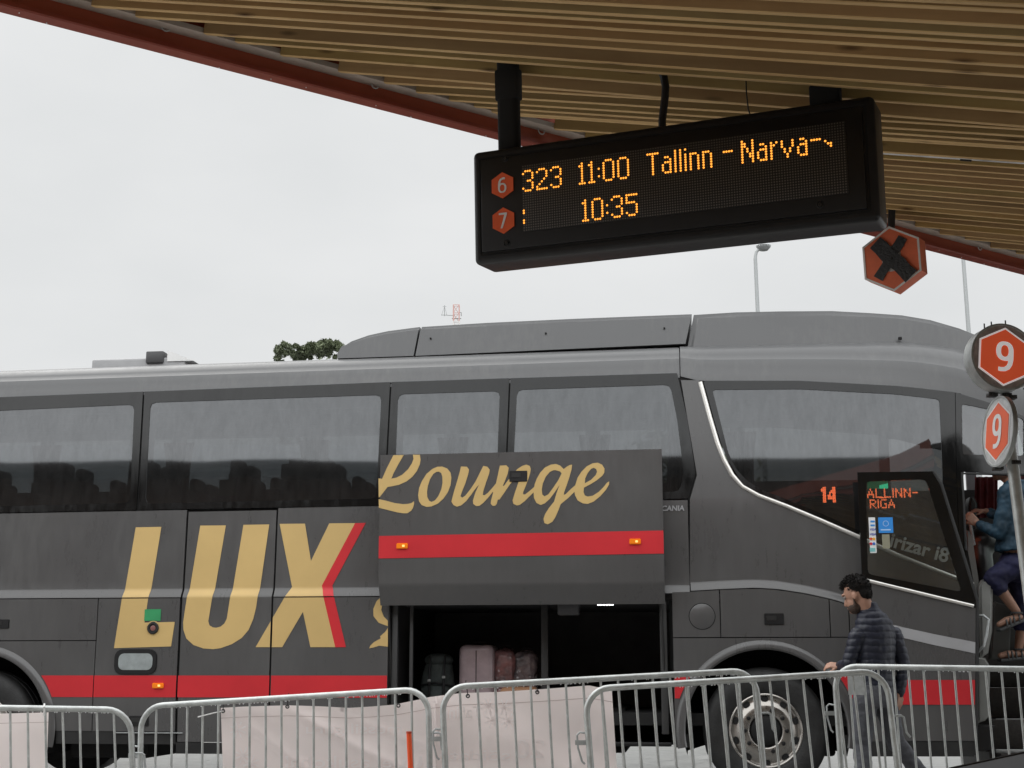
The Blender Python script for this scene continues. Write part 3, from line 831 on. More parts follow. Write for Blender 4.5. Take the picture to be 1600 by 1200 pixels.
def front(u):
    d = max(0, u - 1.25); return .17 * d * d
def low(u, z): return (.035 * ((.95 - z) / .55) ** 2 if z < .95 else 0) + front(u)
def up(u, z): return (.04 + .02 * max(0, z - 1.72) / .7 if z < 2.42 else .06 + .105 * (z - 2.42)) + front(u)
ZC = 1.652
def full(u, z):
    if z <= ZC: return low(u, z)
    if z < ZC + .085:
        t = (z - ZC) / .085; return .04 * (t * t * (3 - 2 * t)) + front(u)
    return up(u, z)
LEAFV = -.20
def leaf(u, z): return LEAFV + (0 if z > 1.86 else .16 * (1.86 - z) + (.35 * (1.74 - z) if z < 1.74 else 0))
DOORV = -.115
def dleaf(u, z): return DOORV + .25 * max(0, u - 1.2) ** 2 * .3


def UZ(px, py, prof):
    d = BR @ ray(px, py); v = 0
    for _ in range(14):
        t = (v - BC.y) / d.y; u = BC.x + d.x * t; z = BC.z + d.z * t; v = prof(u, z)
    return u, z
def U(px, py=950, prof=full): return UZ(px, py, prof)[0]
def Z(px, py, prof=full): return UZ(px, py, prof)[1]


def sheet(name, px, prof, m, holes=(), off=0, th=.012, parent=bus, raw=False, da=.3, db=.12, smooth=35, clip=()):
    cv = (lambda P: [tuple(q) for q in P]) if raw else (lambda P: [UZ(*q, prof) for q in P])
    polys = px if px and isinstance(px[0], list) else [px]
    O = [cv(p) for p in polys]; Hs = [cv(h) for h in holes]
    us = [q[0] for p in O for q in p]; zs = [q[1] for p in O for q in p]
    ca = [min(us) + da * k for k in range(1, int((max(us) - min(us)) / da) + 1)] if da else []
    cb = [min(zs) + db * k for k in range(1, int((max(zs) - min(zs)) / db) + 1)] if db else []
    bm = flat(O, Hs, ca, cb)
    for axis, val, hw in clip:           # a panel joint runs through the lettering
        for sgn_ in (-1, 1):
            bmesh.ops.bisect_plane(bm, geom=bm.verts[:] + bm.edges[:] + bm.faces[:], plane_co=(val + sgn_ * hw, 0, 0) if axis == 'u' else (0, 0, val + sgn_ * hw), plane_no=(1, 0, 0) if axis == 'u' else (0, 0, 1))
        k = 0 if axis == 'u' else 2
        kill = [f for f in bm.faces if abs(f.calc_center_median()[k] - val) < hw]
        bmesh.ops.delete(bm, geom=kill, context='FACES')
    for v in bm.verts: v.co.y = prof(v.co.x, v.co.z) + off
    if th: thicken(bm, th)
    return obj(name, bm, m, parent, smooth=smooth)


def grid(name, us, zf0, zf1, prof, m, nz=14, off=0, th=.012, parent=bus, smooth=40, zlist=None):
    bm = bmesh.new(); rows = []
    for u in us:
        a, b = zf0(u), zf1(u)
        zz = zlist(a, b) if zlist else [a + (b - a) * i / nz for i in range(nz + 1)]
        rows.append([bm.verts.new((u, prof(u, z) + off, z)) for z in zz])
    for A, B in zip(rows, rows[1:]):
        for j in range(len(A) - 1): bm.faces.new((A[j], B[j], B[j + 1], A[j + 1]))
    thicken(bm, th)
    return obj(name, bm, m, parent, smooth=smooth)


def lin(a, b, n): return [a + (b - a) * i / n for i in range(n + 1)]
def crz(a, b):
    zz = {a, b} | {ZC + .085 * k / 8 for k in range(9)} | set(lin(max(a, ZC + .085), b, 8)) | set(lin(a, min(b, ZC), 8))
    return sorted(z for z in zz if a - 1e-6 <= z <= b + 1e-6)


UR = -9.3                                   # back end of the coach (outside the picture)
uA, uB, uC, uD, uE = U(153), U(282), U(426), U(607), U(1045)
uF = U(1077, 860)
G = .004
zb0, zb1 = Z(100, 1142, low), Z(100, 1162, low)     # bottom of the painted side, bottom of the skirt
zw = lambda u: Z(0, 802, up) + (u - U(0, 802)) / (U(600, 790) - U(0, 802)) * (Z(600, 790, up) - Z(0, 802, up))
arcs = lambda c, r, a0, a1, n=28: [(c[0] + r * math.cos(a0 + (a1 - a0) * i / n), c[1] + r * math.sin(a0 + (a1 - a0) * i / n)) for i in range(n + 1)]
FW = UZ(1197, 1142, low); RW = UZ(-38, 1140, low)
print('wheels', FW, RW, 'bay', uD, uE)
# --- painted side panels, each with its shut lines
grid('side_panel', lin(UR, uB - G, 14), lambda u: ZC + .004, lambda u: zw(u) - .004, full, M['paint'], zlist=crz)
grid('side_panel', lin(uC + G, uD + .0, 6), lambda u: ZC + .004, lambda u: zw(u) - .004, full, M['paint'], zlist=crz)
grid('side_panel', lin(uE - .05, uF - G, 3), lambda u: ZC + .012, lambda u: zw(u) - .004, full, M['paint'], zlist=crz)
zmid = Z(80, 1001, low)
hb = grid('luggage_flap', lin(UR, uA - G, 12), lambda u: zmid + G, lambda u: ZC - G, low, M['paint'])
sheet('wheel_arch_panel', [(UR, zb0), (RW[0] - .70, zb0)] + arcs((RW[0], RW[1]), .70, PI, 0)[1:-1] + [(RW[0] + .70, zb0), (uA - G, zb0), (uA - G, zmid - G), (UR, zmid - G)], low, M['paint'], raw=True)
lp = sheet('service_flap', [(uA + G, zb0), (uB - 2 * G, zb0), (uB - 2 * G, ZC - G), (uA + G, ZC - G)], low, M['paint'], raw=True)
zd0 = Z(350, 1178, low)
md = grid('middle_door', lin(uB + .014, uC - .012, 4), lambda u: zd0 + .10, lambda u: zw(u) - .022, full, M['paint'], zlist=crz)
grid('door_sill', lin(uB + G, uC - G, 2), lambda u: zd0, lambda u: zd0 + .094, low, M['skirt'], off=-.004, parent=md)
lf = grid('luggage_flap', lin(uC + G, uD, 5), lambda u: zb0, lambda u: ZC - G, low, M['paint'])
# front part of the side: beltline sweeps up over the wheel and falls towards the door
CRV = [(1045, 925), (1076, 924), (1130, 921), (1180, 919), (1215, 921), (1260, 928), (1300, 937), (1330, 946), (1370, 961), (1410, 978), (1460, 994), (1521, 1012)]
cuz = [UZ(*q, low) for q in CRV]
def zcf(u):
    for (a, b), (c, d) in zip(cuz, cuz[1:]):
        if u <= c: return b + (d - b) * (u - a) / (c - a)
    return cuz[-1][1]
def low_f(u, z): return low(u, z)
upcurve = [UZ(*q, up) for q in ((1521, 1000), (1460, 982), (1410, 966), (1370, 949), (1330, 934), (1300, 925), (1260, 916), (1215, 909), (1180, 907), (1130, 909), (1078, 912))]
chrome_px = [(1094, 597), (1101, 622), (1110, 655), (1121, 692), (1131, 718), (1144, 742), (1160, 760), (1185, 774), (1230, 791), (1285, 814), (1340, 838), (1400, 866), (1460, 890), (1521, 913)]
sheet('front_side_panel', [UZ(*q, up) for q in [(1064, 594), (1092, 594)] + chrome_px[1:]] + upcurve + [UZ(1078, 780, up), UZ(1089, 742, up)], up, M['paint'], raw=True, db=.1)
usf = lin(uF + G, U(1521, 1012, low), 40)
grid('beltline_ledge', usf, lambda u: zcf(u) + .004, lambda u: zcf(u) + .078, lambda u, z: .04 * (lambda t: t * t * (3 - 2 * t))(min(1, max(0, (z - zcf(u)) / .078))) + front(u), M['paint'], nz=9, off=-.0005)
uG, uH, uI = U(1125), U(1296), U(1326)
zm2 = Z(1200, 996, low)
def fp(name, a, b, **k):
    us_ = lin(a, b, 8); return sheet(name, [(a, zm2 + G), (b, zm2 + G)] + [(u, zcf(u) - G) for u in us_[::-1]], low, M['paint'], raw=True, **k)
fuel = fp('fuel_flap_panel', uE + .03, uG - G); sv = fp('service_flap', uG + G, uH - G); fp('side_panel', uH + G, uI - G); fp('side_panel', uI + G, U(1521, 990, low))
sheet('wheel_arch_panel', [(uE + .03, zb0), (FW[0] - .66, zb0)] + arcs(FW, .66, PI, 0)[1:-1] + [(FW[0] + .66, zb0), (U(1521, 1100, low), zb0), (U(1521, 1000, low), zm2 - G), (uE + .03, zm2 - G)], low, M['paint'], raw=True)
for c in (FW, RW):
    bm = bmesh.new()                                # flared wheel arch lip
    lathe(bm, [(.665, .06), (.662, -.018), (.675, -.028), (.70, -.026), (.725, -.014), (.742, .006)], 48, Matrix.Translation((c[0], front(c[0]), c[1])), -.2, PI + .2)
    bmesh.ops.recalc_face_normals(bm, faces=bm.faces); obj('wheel_arch', bm, M['paint'], bus)
    bm = bmesh.new(); lathe(bm, [(.68, .04), (.675, .75), (.3, .76)], 40, Matrix.Translation((c[0], 0, c[1])), -.3, PI + .3)
    obj('wheel_housing', bm, M['void'], bus)
# skirts
sk = lambda a, b: grid('skirt', lin(a, b, 4), lambda u: zb1, lambda u: zb0 - .002, low, M['skirt'], off=.004)
sk(RW[0] + .74, uB - G); sk(uC + G, uD); sk(uE + .03, FW[0] - .62); sk(FW[0] + .62, U(1521, 1150, low))
bm = bmesh.new(); bx(bm, (U(240), .02, Z(240, 1145, low)), (.62, .02, .008)); obj('skirt_trim', bm, M['galv_dull'], bus)
# dark inner shell seen in the shut lines
sheet('inner_frame', [(UR, zb1 + .02), (RW[0] - .72, zb1 + .02)] + arcs(RW, .72, PI, 0)[1:-1] + [(RW[0] + .72, zb1 + .02), (uD + .01, zb1 + .02), (uD + .01, 2.44), (UR, 2.44)], lambda u, z: full(u, z) + .03, M['void'], raw=True)
sheet('inner_frame', [(uE, zb1 + .02), (FW[0] - .72, zb1 + .02)] + arcs(FW, .72, PI, 0)[1:-1] + [(FW[0] + .72, zb1 + .02), (U(1523, 1150, low), zb1 + .02), (U(1523, 950, low), 1.8), (uF + .02, 1.8), (uF, 2.44), (uE, 2.44)], lambda u, z: up(u, max(z, 1.72)) + .03, M['void'], raw=True)
bm = bmesh.new(); bx(bm, ((UR + 1.25) / 2, 1.28, .62), (1.25 - UR - .02, 2.3, .10)); obj('floor_pan', bm, M['void'], bus)
for u0, u1, v0, z0 in ((-7.9, -6.1, .55, .22), (U(90, 1180, low), U(215, 1180, low), .3, .26), (-1.9, -1.2, .9, .3), (-.5, .6, .6, .3)):
    bm = bmesh.new(); bx(bm, ((u0 + u1) / 2, v0 + .75, z0 + .2), (u1 - u0, 1.5, .4), bev=.03)
    obj('undercarriage', bm, M['void'], bus)
# --- livery
SEAM = [('u', uB + .004, .010), ('u', uC - .004, .009)]
def lx(P): return [(x / 2.5806, 800 + y / 2.5806) for x, y in P]
L_ = lx([(548, 62), (651, 60), (583, 446), (705, 443), (690, 542), (460, 549)])
Uo = lx([(808, 55), (911, 54), (845, 412), (840, 440), (845, 457), (858, 465), (872, 467), (890, 462), (905, 450), (915, 430), (982, 52), (1086, 50), (1033, 385), (1022, 430), (1003, 475), (975, 508), (935, 533), (890, 549), (860, 553), (820, 550), (780, 536), (752, 510), (740, 475), (739, 445), (744, 410)])
Xg = lx([(1128, 48), (1230, 47), (1254, 198), (1328, 46), (1432, 45), (1298, 297), (1352, 545), (1252, 545), (1222, 402), (1138, 545), (1031, 545), (1178, 302)])
Xr = lx([(1432, 45), (1475, 44), (1340, 297), (1395, 545), (1352, 545), (1298, 297)])
dk = dict(off=-.0035, th=.0025, da=0, db=.0105)
zs_ = [('z', ZC, .005)]
for P, cl, mm, nm in ((L_, SEAM + zs_, 'gold', 'gold_letter'), (Uo, SEAM, 'gold', 'gold_letter'), (Xg, SEAM + zs_, 'gold', 'gold_letter'), (Xr, zs_, 'red', 'red_letter_shadow')):
    sheet(nm, P, full, M[mm], clip=cl, **dk)
orn = lambda P, dx, dy: [(560 + x / 3.077, dy + y / 3.077) for x, y in P]
sheet('gold_flourish', [orn([(142, 770), (112, 775), (88, 798), (72, 835), (73, 870), (98, 902), (142, 918), (142, 892), (122, 872), (110, 840), (117, 802), (142, 785)], 0, 680)], low, M['gold'], off=-.0035, th=.0025, da=0, db=0)
sheet('gold_flourish', [orn([(142, 250), (128, 270), (105, 290), (108, 300), (75, 318), (58, 335), (52, 348), (75, 343), (100, 335), (142, 340)], 0, 900)], low, M['gold'], off=-.0035, th=.0025, da=0, db=0)
zr1, zr0 = Z(300, 1055.5, low), Z(300, 1089.5, low)
kw = dict(off=-.0035, th=.0025, raw=True, da=0, db=0)
def arc_u(c, r, z): return c[0] + math.sqrt(max(0, r * r - (z - c[1]) ** 2))
for a, b in ((None, uA - G), (uA + G, uB - 2 * G), (uB + 2 * G, uC - 2 * G), (uC + 2 * G, uD - .002)):
    pts = [(b, zr0), (b, zr1)] + ([(a, zr1), (a, zr0)] if a is not None else [(arc_u(RW, .75, z), z) for z in lin(zr1, zr0, 6)])
    sheet('red_stripe', pts, low, M['red'], **kw)
sheet('red_stripe', [(uE + .035, zr0), (uE + .035, zr1)] + [(2 * FW[0] - arc_u(FW, .75, z), z) for z in lin(zr1, zr0, 6)], low, M['red'], **kw)
sheet('red_stripe', [(U(1521, 1070, low), zr0), (U(1521, 1070, low), zr1)] + [(arc_u(FW, .75, z), z) for z in lin(zr1, zr0, 6)], low, M['red'], **kw)
# --- small side fittings
def rbox(name, px, prof, m, off, th, r=.02, parent=bus, bev=.004):
    (a, b), (c, d) = UZ(px[0], px[1], prof), UZ(px[2], px[3], prof)
    x0, x1, z0, z1 = min(a, c), max(a, c), min(b, d), max(b, d)
    pts = rrect(x0, z0, x1, z1, min(r, (x1 - x0) * .45, (z1 - z0) * .45), 4)
    vv = prof((x0 + x1) / 2, (z0 + z1) / 2)
    bm = bmesh.new(); A = [bm.verts.new((x, vv + off, z)) for x, z in pts]; f = bm.faces.new(A)
    f.normal_update()
    if f.normal.y > 0: f.normal_flip()
    thicken(bm, th)
    if bev:
        es = [e for e in bm.edges if abs(e.verts[0].co.y - (vv + off)) < 1e-6 and abs(e.verts[1].co.y - (vv + off)) < 1e-6]
        bmesh.ops.bevel(bm, geom=es, offset=bev, segments=2, affect='EDGES')
    return obj(name, bm, m, parent)
def handle(px, prof, parent, off=0):
    h = rbox('handle', px, prof, M['black'], off - .010, .018, .006, parent, .004)
    x0, y0, x1, y1 = px; w_, h_ = x1 - x0, y1 - y0
    rbox('latch', (x0 + w_ * .12, y0 + h_ * .2, x0 + w_ * .62, y0 + h_ * .62), prof, M['steel_dark'], off - .014, .006, .003, h, .002)
    return h
handle((-14, 968, 14, 982), low, hb); handle((1194, 958.5, 1225, 976), low, sv); handle((202, 1118.5, 232, 1134.5), low, lp)
fw_ = rbox('vent_window', (180, 1014.5, 244.5, 1054), low, M['black'], -.012, .02, .07, lp, .006)
rbox('pane', (186.5, 1021, 238.5, 1047), low, M['whitepane'], -.016, .008, .05, fw_, .002)
gs = rbox('green_sticker', (226.5, 952, 251, 970), low, M['green'], -.0055, .004, .004, lp, 0)
def amber(px, prof, parent, off=0):
    a_ = rbox('marker_lamp', px, prof, M['amber'], off - .022, .025, .01, parent, .006)
    x0, y0, x1, y1 = px
    rbox('bulb', (x0 + (x1 - x0) * .52, y0 + 2.6, x0 + (x1 - x0) * .74, y1 - 2.6), prof, M['amber_core'], off - .0245, .004, .004, a_, .001)
amber((239, 1067, 256, 1075.5), low, lp)
c = UZ(239.5, 981.5, low); bm = bmesh.new()
lathe(bm, [(.052, .0), (.052, -.012), (.046, -.018), (.036, -.018), (.032, -.008), (.0, -.008)], 28, Matrix.Translation((c[0], 0, c[1])))
bmesh.ops.recalc_face_normals(bm, faces=bm.faces); cap = obj('filler_cap', bm, M['rubber'], lp)
bm = bmesh.new(); lathe(bm, [(0, -.013), (.018, -.013), (.024, -.010), (.024, -.007)], 20, Matrix.Translation((c[0], 0, c[1])))
bmesh.ops.recalc_face_normals(bm, faces=bm.faces); obj('cap_lens', bm, mat('dull_red_lens', (.25, .10, .09), .3), cap)
bm = bmesh.new(); lathe(bm, [(.056, -.004), (.060, -.006), (.064, -.004)], 28, Matrix.Translation((c[0], 0, c[1]))); bmesh.ops.recalc_face_normals(bm, faces=bm.faces); obj('cap_ring', bm, M['gold'], cap)
c = UZ(1097, 963, low); bm = bmesh.new()
lathe(bm, [(0, -.0035), (.102, -.0035), (.106, -.001)], 40, Matrix.Translation((c[0], 0, c[1]))); bmesh.ops.recalc_face_normals(bm, faces=bm.faces)
ff = obj('fuel_flap', bm, M['paint'], fuel)
bm = bmesh.new(); lathe(bm, [(.1055, -.0015), (.112, -.0022), (.1125, -.0005)], 40, Matrix.Translation((c[0], 0, c[1]))); bmesh.ops.recalc_face_normals(bm, faces=bm.faces); obj('flap_gap', bm, M['void'], ff)
a = UZ(1040, 794.5, up); b = UZ(1069, 794.5, up)
bm = text_bm('SCANIA', .062, .0016, .002, .12, 'LEFT', 1.05); xs = [v.co.x for v in bm.verts]; k = (b[0] - UZ(1028, 794, up)[0]) / (max(xs) - min(xs))
bmesh.ops.scale(bm, vec=(k, 1, 1), verts=bm.verts); bmesh.ops.translate(bm, vec=(UZ(1028, 794, up)[0], up(*a) - .004, a[1] - .02), verts=bm.verts)
obj('maker_lettering', bm, M['silver'], bus, smooth=0)

# --- windows: dark framed panes
def window(outer, clear, gl=M['glass'], prof=up, inset=.004, name='window'):
    f = sheet(name, outer, prof, M['frit'], [clear], off=-.002, th=.014, db=.2)
    sheet('pane', clear, prof, gl, off=inset, th=0, parent=f, da=.12, db=.1, smooth=80)
    return f
def quad_r(p, r=9):
    """round the corners of a clear pane (pixels)"""
    out = []; n = len(p)
    for i in range(n):
        a, b, c = Vector(p[i - 1]), Vector(p[i]), Vector(p[(i + 1) % n])
        d1_, d2_ = (a - b).normalized(), (c - b).normalized()
        for t in (0, .5, 1):
            q = b + d1_ * r * (1 - t) ** 2 + d2_ * r * t * t; out.append((q.x, q.y))
    return out
window([(-240, 630), (223.5, 612), (213, 797), (-240, 806)], quad_r([(-228, 652), (210, 632), (203, 786), (-228, 797)]))
window([(-620, 650), (-244, 630), (-244, 806), (-620, 815)], quad_r([(-608, 670), (-256, 652), (-256, 797), (-608, 805)]))
window([(226, 612), (609.5, 597), (599.5, 790), (216, 797)], quad_r([(235, 629), (596, 617), (588, 779), (227, 787)]))
window([(612, 597), (795.5, 591), (787.5, 785), (602, 790)], quad_r([(622, 616), (781, 611), (775, 775), (616, 779)]))
window([(798, 591), (1058, 583), (1074, 655), (1087, 740), (1075, 779), (790, 785)], quad_r([(808, 609), (1047, 601), (1058, 655), (1068, 738), (1062, 768), (800, 775)]))
gx = [(x + (5.5 if i < 6 else 2), y - (3 if i > 4 else 0)) for i, (x, y) in enumerate(chrome_px)]
window([(1102, 595), (1250, 595), (1400, 603), (1492, 613), (1494, 740), (1499, 893)] + gx[::-1][1:],
       quad_r([(1113, 609), (1250, 608), (1400, 616), (1468, 624), (1472, 720), (1476, 868), (1462, 880), (1400, 856), (1285, 803), (1188, 764), (1166, 750), (1150, 732), (1138, 708)], 5), name='cab_window')
for P_ in (((214, 612), (232, 612), (222, 797), (204, 797)), ((600, 597), (618, 597), (608, 790), (590, 790)), ((786, 591), (804, 591), (796, 786), (778, 786)), ((1050, 585), (1112, 595), (1128, 700), (1095, 782), (1064, 782), (1078, 740)), ((-250, 630), (-232, 630), (-232, 806), (-252, 806)), ((1484, 612), (1502, 614), (1503, 740), (1504, 880), (1490, 885))):
    sheet('window_pillar', list(P_), up, M['void'], off=.016, th=.05, da=0, db=.2)
bm = bmesh.new()
pp = [UZ(*q, up) for q in chrome_px]; rows = []
for i, (u, z) in enumerate(pp):
    a_ = Vector(pp[max(0, i - 1)]); b_ = Vector(pp[min(len(pp) - 1, i + 1)]); t = (b_ - a_).normalized(); n = Vector((-t.y, t.x))
    wd = .020 if i < 6 else .017
    rows.append([bm.verts.new((u + n.x * o_ * wd, up(u, z) + y_, z + n.y * o_ * wd)) for o_, y_ in ((-1, 0), (-.8, -.012), (-.3, -.019), (.3, -.019), (.8, -.012), (1, 0))])
for A, B in zip(rows, rows[1:]):
    for j in range(5): bm.faces.new((A[j], A[j + 1], B[j + 1], B[j]))
bmesh.ops.recalc_face_normals(bm, faces=bm.faces); obj('chrome_strip', bm, M['chrome'], bus, smooth=60)

# --- roof
cap_px = [(1062, 586), (1085, 592), (1120, 594), (1200, 594.5), (1300, 597), (1400, 603.5), (1450, 610.5), (1500, 621.5), (1545, 637), (1600, 660), (1660, 690)]
cap_uz = [UZ(*q, up) for q in cap_px]
def cap_base(u):
    for (a, b), (c, d) in zip(cap_uz, cap_uz[1:]):
        if u <= c: return b + (d - b) * (u - a) / (c - a)
    (a, b), (c, d) = cap_uz[-2:]; return b + (d - b) * (u - a) / (c - a)
def rsec(u):
    base = 3.588 + .0085 * u; top = base + .39
    d = max(0, u - 1.1); top -= .12 * d * d
    pts = [(.168, -.02), (.172, 0), (.195, .05), (.215, .11), (.232, .165), (.236, .171), (.256, .178), (.275, .215), (.315, .262), (.40, .305), (.56, .345), (.85, .375), (1.275, .39)]
    if u > cap_uz[0][0] + .001: base = cap_base(u) + .004
    k = (top - base) / .39
    half = []
    for v, z in pts:
        zz = base + z * k
        half.append((v + front(u) + .02 - .05 * min(1, d) * math.sin(PI * z / .39 if z > 0 else 0), zz))
    return half + [(2.55 - v, z) for v, z in half[-2::-1]]
def loft(name, us, m, extra=0):
    bm = bmesh.new(); rows = [[bm.verts.new((u, v - extra if v < 1.27 else v + extra, z + extra)) for v, z in rsec(u)] for u in us]
    for A, B in zip(rows, rows[1:]):
        for j in range(len(A) - 1): bm.faces.new((A[j], B[j], B[j + 1], A[j + 1]))
    bm.normal_update()
    return obj(name, bm, m, bus, smooth=50)
us1 = U(1062, 585, up)
loft('roof', lin(UR, us1, 20), M['paint_skylit']); loft('front_roof_cap', lin(us1 + .008, 2.62, 22), M['paint_skylit'], .006)
loft('roof_lining', lin(UR + .05, 2.3, 12), M['interior'], -.03)
def pod(name, px, v0, depth, lean=.22, bev=.035):
    pr = lambda u, z: v0 + lean * (z - 3.9) + front(u) * .6
    P = [UZ(*q, pr) for q in px]
    bm = bmesh.new(); A = [bm.verts.new((u, pr(u, z), z)) for u, z in P]; f = bm.faces.new(A); f.normal_update()
    if f.normal.y > 0: f.normal_flip()
    B = {v: bm.verts.new((v.co.x, depth, v.co.z)) for v in A}
    es = []
    for e in list(f.edges):
        lp_ = [l for l in e.link_loops if l.face == f][0]; a_, b_ = lp_.vert, lp_.link_loop_next.vert
        bm.faces.new((b_, a_, B[a_], B[b_])); es.append(e)
    bm.faces.new([B[v] for v in reversed(list(f.verts))])
    top = [e for e in es if (e.verts[0].co.z + e.verts[1].co.z) / 2 > sum(q[1] for q in P) / len(P) + .01 and abs(e.verts[0].co.x - e.verts[1].co.x) > .05]
    if bev: bmesh.ops.bevel(bm, geom=top, offset=bev, segments=3, affect='EDGES')
    return obj(name, bm, M['paint_skylit'], bus, smooth=40)
pd = pod('roof_pod', [(527, 552), (534, 541), (548, 532), (575, 522.5), (605, 516), (655, 509.5), (646, 556), (527, 560)], .46, 2.1)
pm_ = pod('air_conditioning_pod', [(658, 509.5), (760, 504.5), (900, 498), (1081, 489.5), (1071, 537), (649, 556)], .46, 2.1)
pf = pod('front_roof_fairing', [(1084, 490), (1150, 488), (1220, 486.5), (1300, 486), (1360, 487), (1410, 490.5), (1455, 498), (1500, 511), (1540, 527), (1562, 545), (1540, 562), (1500, 558), (1450, 549), (1400, 546), (1320, 544), (1200, 543), (1074, 543)], .44, 2.05, bev=.05)
for q, par in (((673, 529), pm_), ((853, 521), pm_), ((1038, 513), pm_), ((1406, 529), pf)):
    c = UZ(*q, lambda u, z: .46 + .22 * (z - 3.9)); bm = bmesh.new(); bx(bm, (c[0], .452 + .22 * (c[1] - 3.9), c[1]), (.016, .02, .016) if par == pm_ else (.032, .03, .024), bev=.004); obj('drain_hole', bm, M['void'], par)
bm = bmesh.new()
c = UZ(1424, 499, lambda u, z: .6); bx(bm, (c[0], 1.3, c[1] + .0), (.02, 1.3, .02)); obj('fairing_joint', bm, M['black'], pf)
hp_ = lambda u, z: .75
a = UZ(143, 566, hp_); b = UZ(290, 553, hp_)
bm = bmesh.new(); bx(bm, ((a[0] + b[0]) / 2, 1.15, Z(200, 559.5, hp_) - .13), (b[0] - a[0], .8, .26), bev=.022, seg=3); hat = obj('roof_hatch', bm, mat('hatch_grey', (.33, .33, .335), .5, var=.1), bus)
bm = bmesh.new(); a = UZ(229, 562, hp_); b = UZ(257, 549, hp_); bx(bm, ((a[0] + b[0]) / 2, .80, (a[1] + b[1]) / 2 - .02), (b[0] - a[0], .16, b[1] - a[1] + .04), bev=.012); obj('aerial_box', bm, mat('aerial_grey', (.06, .06, .062), .5), hat)
bm = bmesh.new(); a = UZ(262, 557, hp_); b = UZ(303, 552, hp_)
vs = [bm.verts.new(q) for q in ((a[0], .74, a[1] - .05), (b[0], .74, a[1] - .05), (a[0], .74, a[1] + .06), (a[0], 1.5, a[1] - .05), (b[0], 1.5, a[1] - .05), (a[0], 1.5, a[1] + .06))]
for f in ((0, 1, 2), (5, 4, 3), (0, 3, 4, 1), (1, 4, 5, 2), (2, 5, 3, 0)): bm.faces.new([vs[i] for i in f])
obj('pale_roof_wedge', bm, M['white'], hat, smooth=0)  # pale wedge of unknown nature, built onto the coach roof

# --- far side, rear end and cabin
FV = 2.5
wn = [(u, u + 1.35) for u in (-9.0, -7.5, -6.0, -4.5, -3.0, -1.5, 0.0)]
sheet('far_side', [(UR, .45), (2.3, .45), (2.3, 3.75), (UR, 3.75)], lambda u, z: FV, M['interior'], [[(a, 2.93), (b, 2.93), (b, 3.50), (a, 3.50)] for a, b in wn] + [[(1.45, 2.2), (2.2, 2.2), (2.2, 3.35), (1.45, 3.35)]], raw=True, da=0, db=0, th=.05, smooth=0)
fglass = glass_mat('far_glass', (.62, .66, .66), .06, .08, .8)
for a, b in wn: sheet('far_window', [(a, 2.93), (b, 2.93), (b, 3.50), (a, 3.50)], lambda u, z: FV + .03, fglass, raw=True, da=0, db=0, th=0, smooth=0)
bm = bmesh.new(); bx(bm, (UR + .02, 1.27, 2.1), (.04, 2.4, 3.3)); obj('rear_wall', bm, M['paint'], bus)
bm = bmesh.new(); bx(bm, ((UR + 1.35) / 2, 1.27, 1.63), (1.3 - UR, 2.4, .06)); obj('cabin_floor', bm, M['interior'], bus)
bm = bmesh.new()
for v in (.52, 2.05): bx(bm, ((UR + .6) / 2, v, 3.47), (.4 - UR, .42, .05), bev=.02)
obj('luggage_rack', bm, M['interior_grey'], bus)
def seat_bm():
    bm = bmesh.new(); R = Matrix.Rotation(math.radians(-14), 4, 'Y')
    bx(bm, (0, 0, 2.05), (.46, .44, .12), bev=.04, seg=3)
    bx(bm, (-.26, 0, 2.45), (.13, .43, .78), R, .05, 3) if False else bx(bm, (-.30, 0, 2.45), (.12, .43, .72), None, .05, 3)
    bx(bm, (-.32, 0, 2.84), (.10, .27, .18), None, .04, 3)
    bx(bm, (-.02, 0, 1.83), (.1, .3, .34)); return bm
s0 = obj('passenger_seat', seat_bm(), M['seat'], bus)
k = 0
for i in range(11):
    for v in (.42, .86, 1.7, 2.14):
        if k == 0: s0.location = (-8.6, v, 0)
        else:
            o = s0.copy(); COL.objects.link(o); o.parent = bus; o.location = (-8.6 + .84 * i, v, 0)
        k += 1
def curtain(u, v, wd, taper):
    bm = bmesh.new(); rows = []
    for j in range(13):
        z = 3.44 - .95 * j / 12; ww = wd * (1 - taper * math.sin(PI * min(1, j / 12 * 1.15)) * .5)
        rows.append([bm.verts.new((u + ww * (i / 16 - .5), v + .022 * math.sin(i * 2.4), z)) for i in range(17)])
    for A, B in zip(rows, rows[1:]):
        for i in range(16): bm.faces.new((A[i], A[i + 1], B[i + 1], B[i]))
    return obj('curtain', bm, M['curtain'], bus)
for u in (-7.55, -6.05, -4.55, -3.05, -1.55, -.05): curtain(u, 2.44, .34, .5)
for px in (215, 606, 1062): curtain(U(px, 650, up), .30, .26, .3)
# things stuck on or seen in the windows
def sticker(px, prof, m, name, parent=bus, off=.006, r=.003): return rbox(name, px, prof, m, off, .003, r, parent, 0)
dimg = mat('green_notice', (.02, .16, .08), .6); dimw = mat('grey_notice', (.30, .31, .31), .6)
for px, m_, n_ in (((342, 749, 367, 774), dimg, 'green_notice'), ((90, 653, 113, 662), dimw, 'notice'), ((52, 779, 76, 788), dimw, 'notice'), ((1437, 683, 1462, 700), dimg, 'green_notice'), ((430, 745, 500, 779), mat('seat_box', (.13, .13, .125), .7), 'front_table')):
    sticker(px, up, m_, n_, off=.02 if n_ != 'front_table' else .30)
bm = bmesh.new(); c = UZ(465, 735, lambda u, z: .6); bx(bm, (c[0], .8, c[1]), (.36, .3, .15), bev=.02); bx(bm, (c[0] - .05, .8, c[1] + .1), (.14, .2, .06), bev=.01); obj('cabin_carton', bm, mat('carton', (.30, .25, .22), .8), bus)
lv = lambda u, z: .20 + front(u)
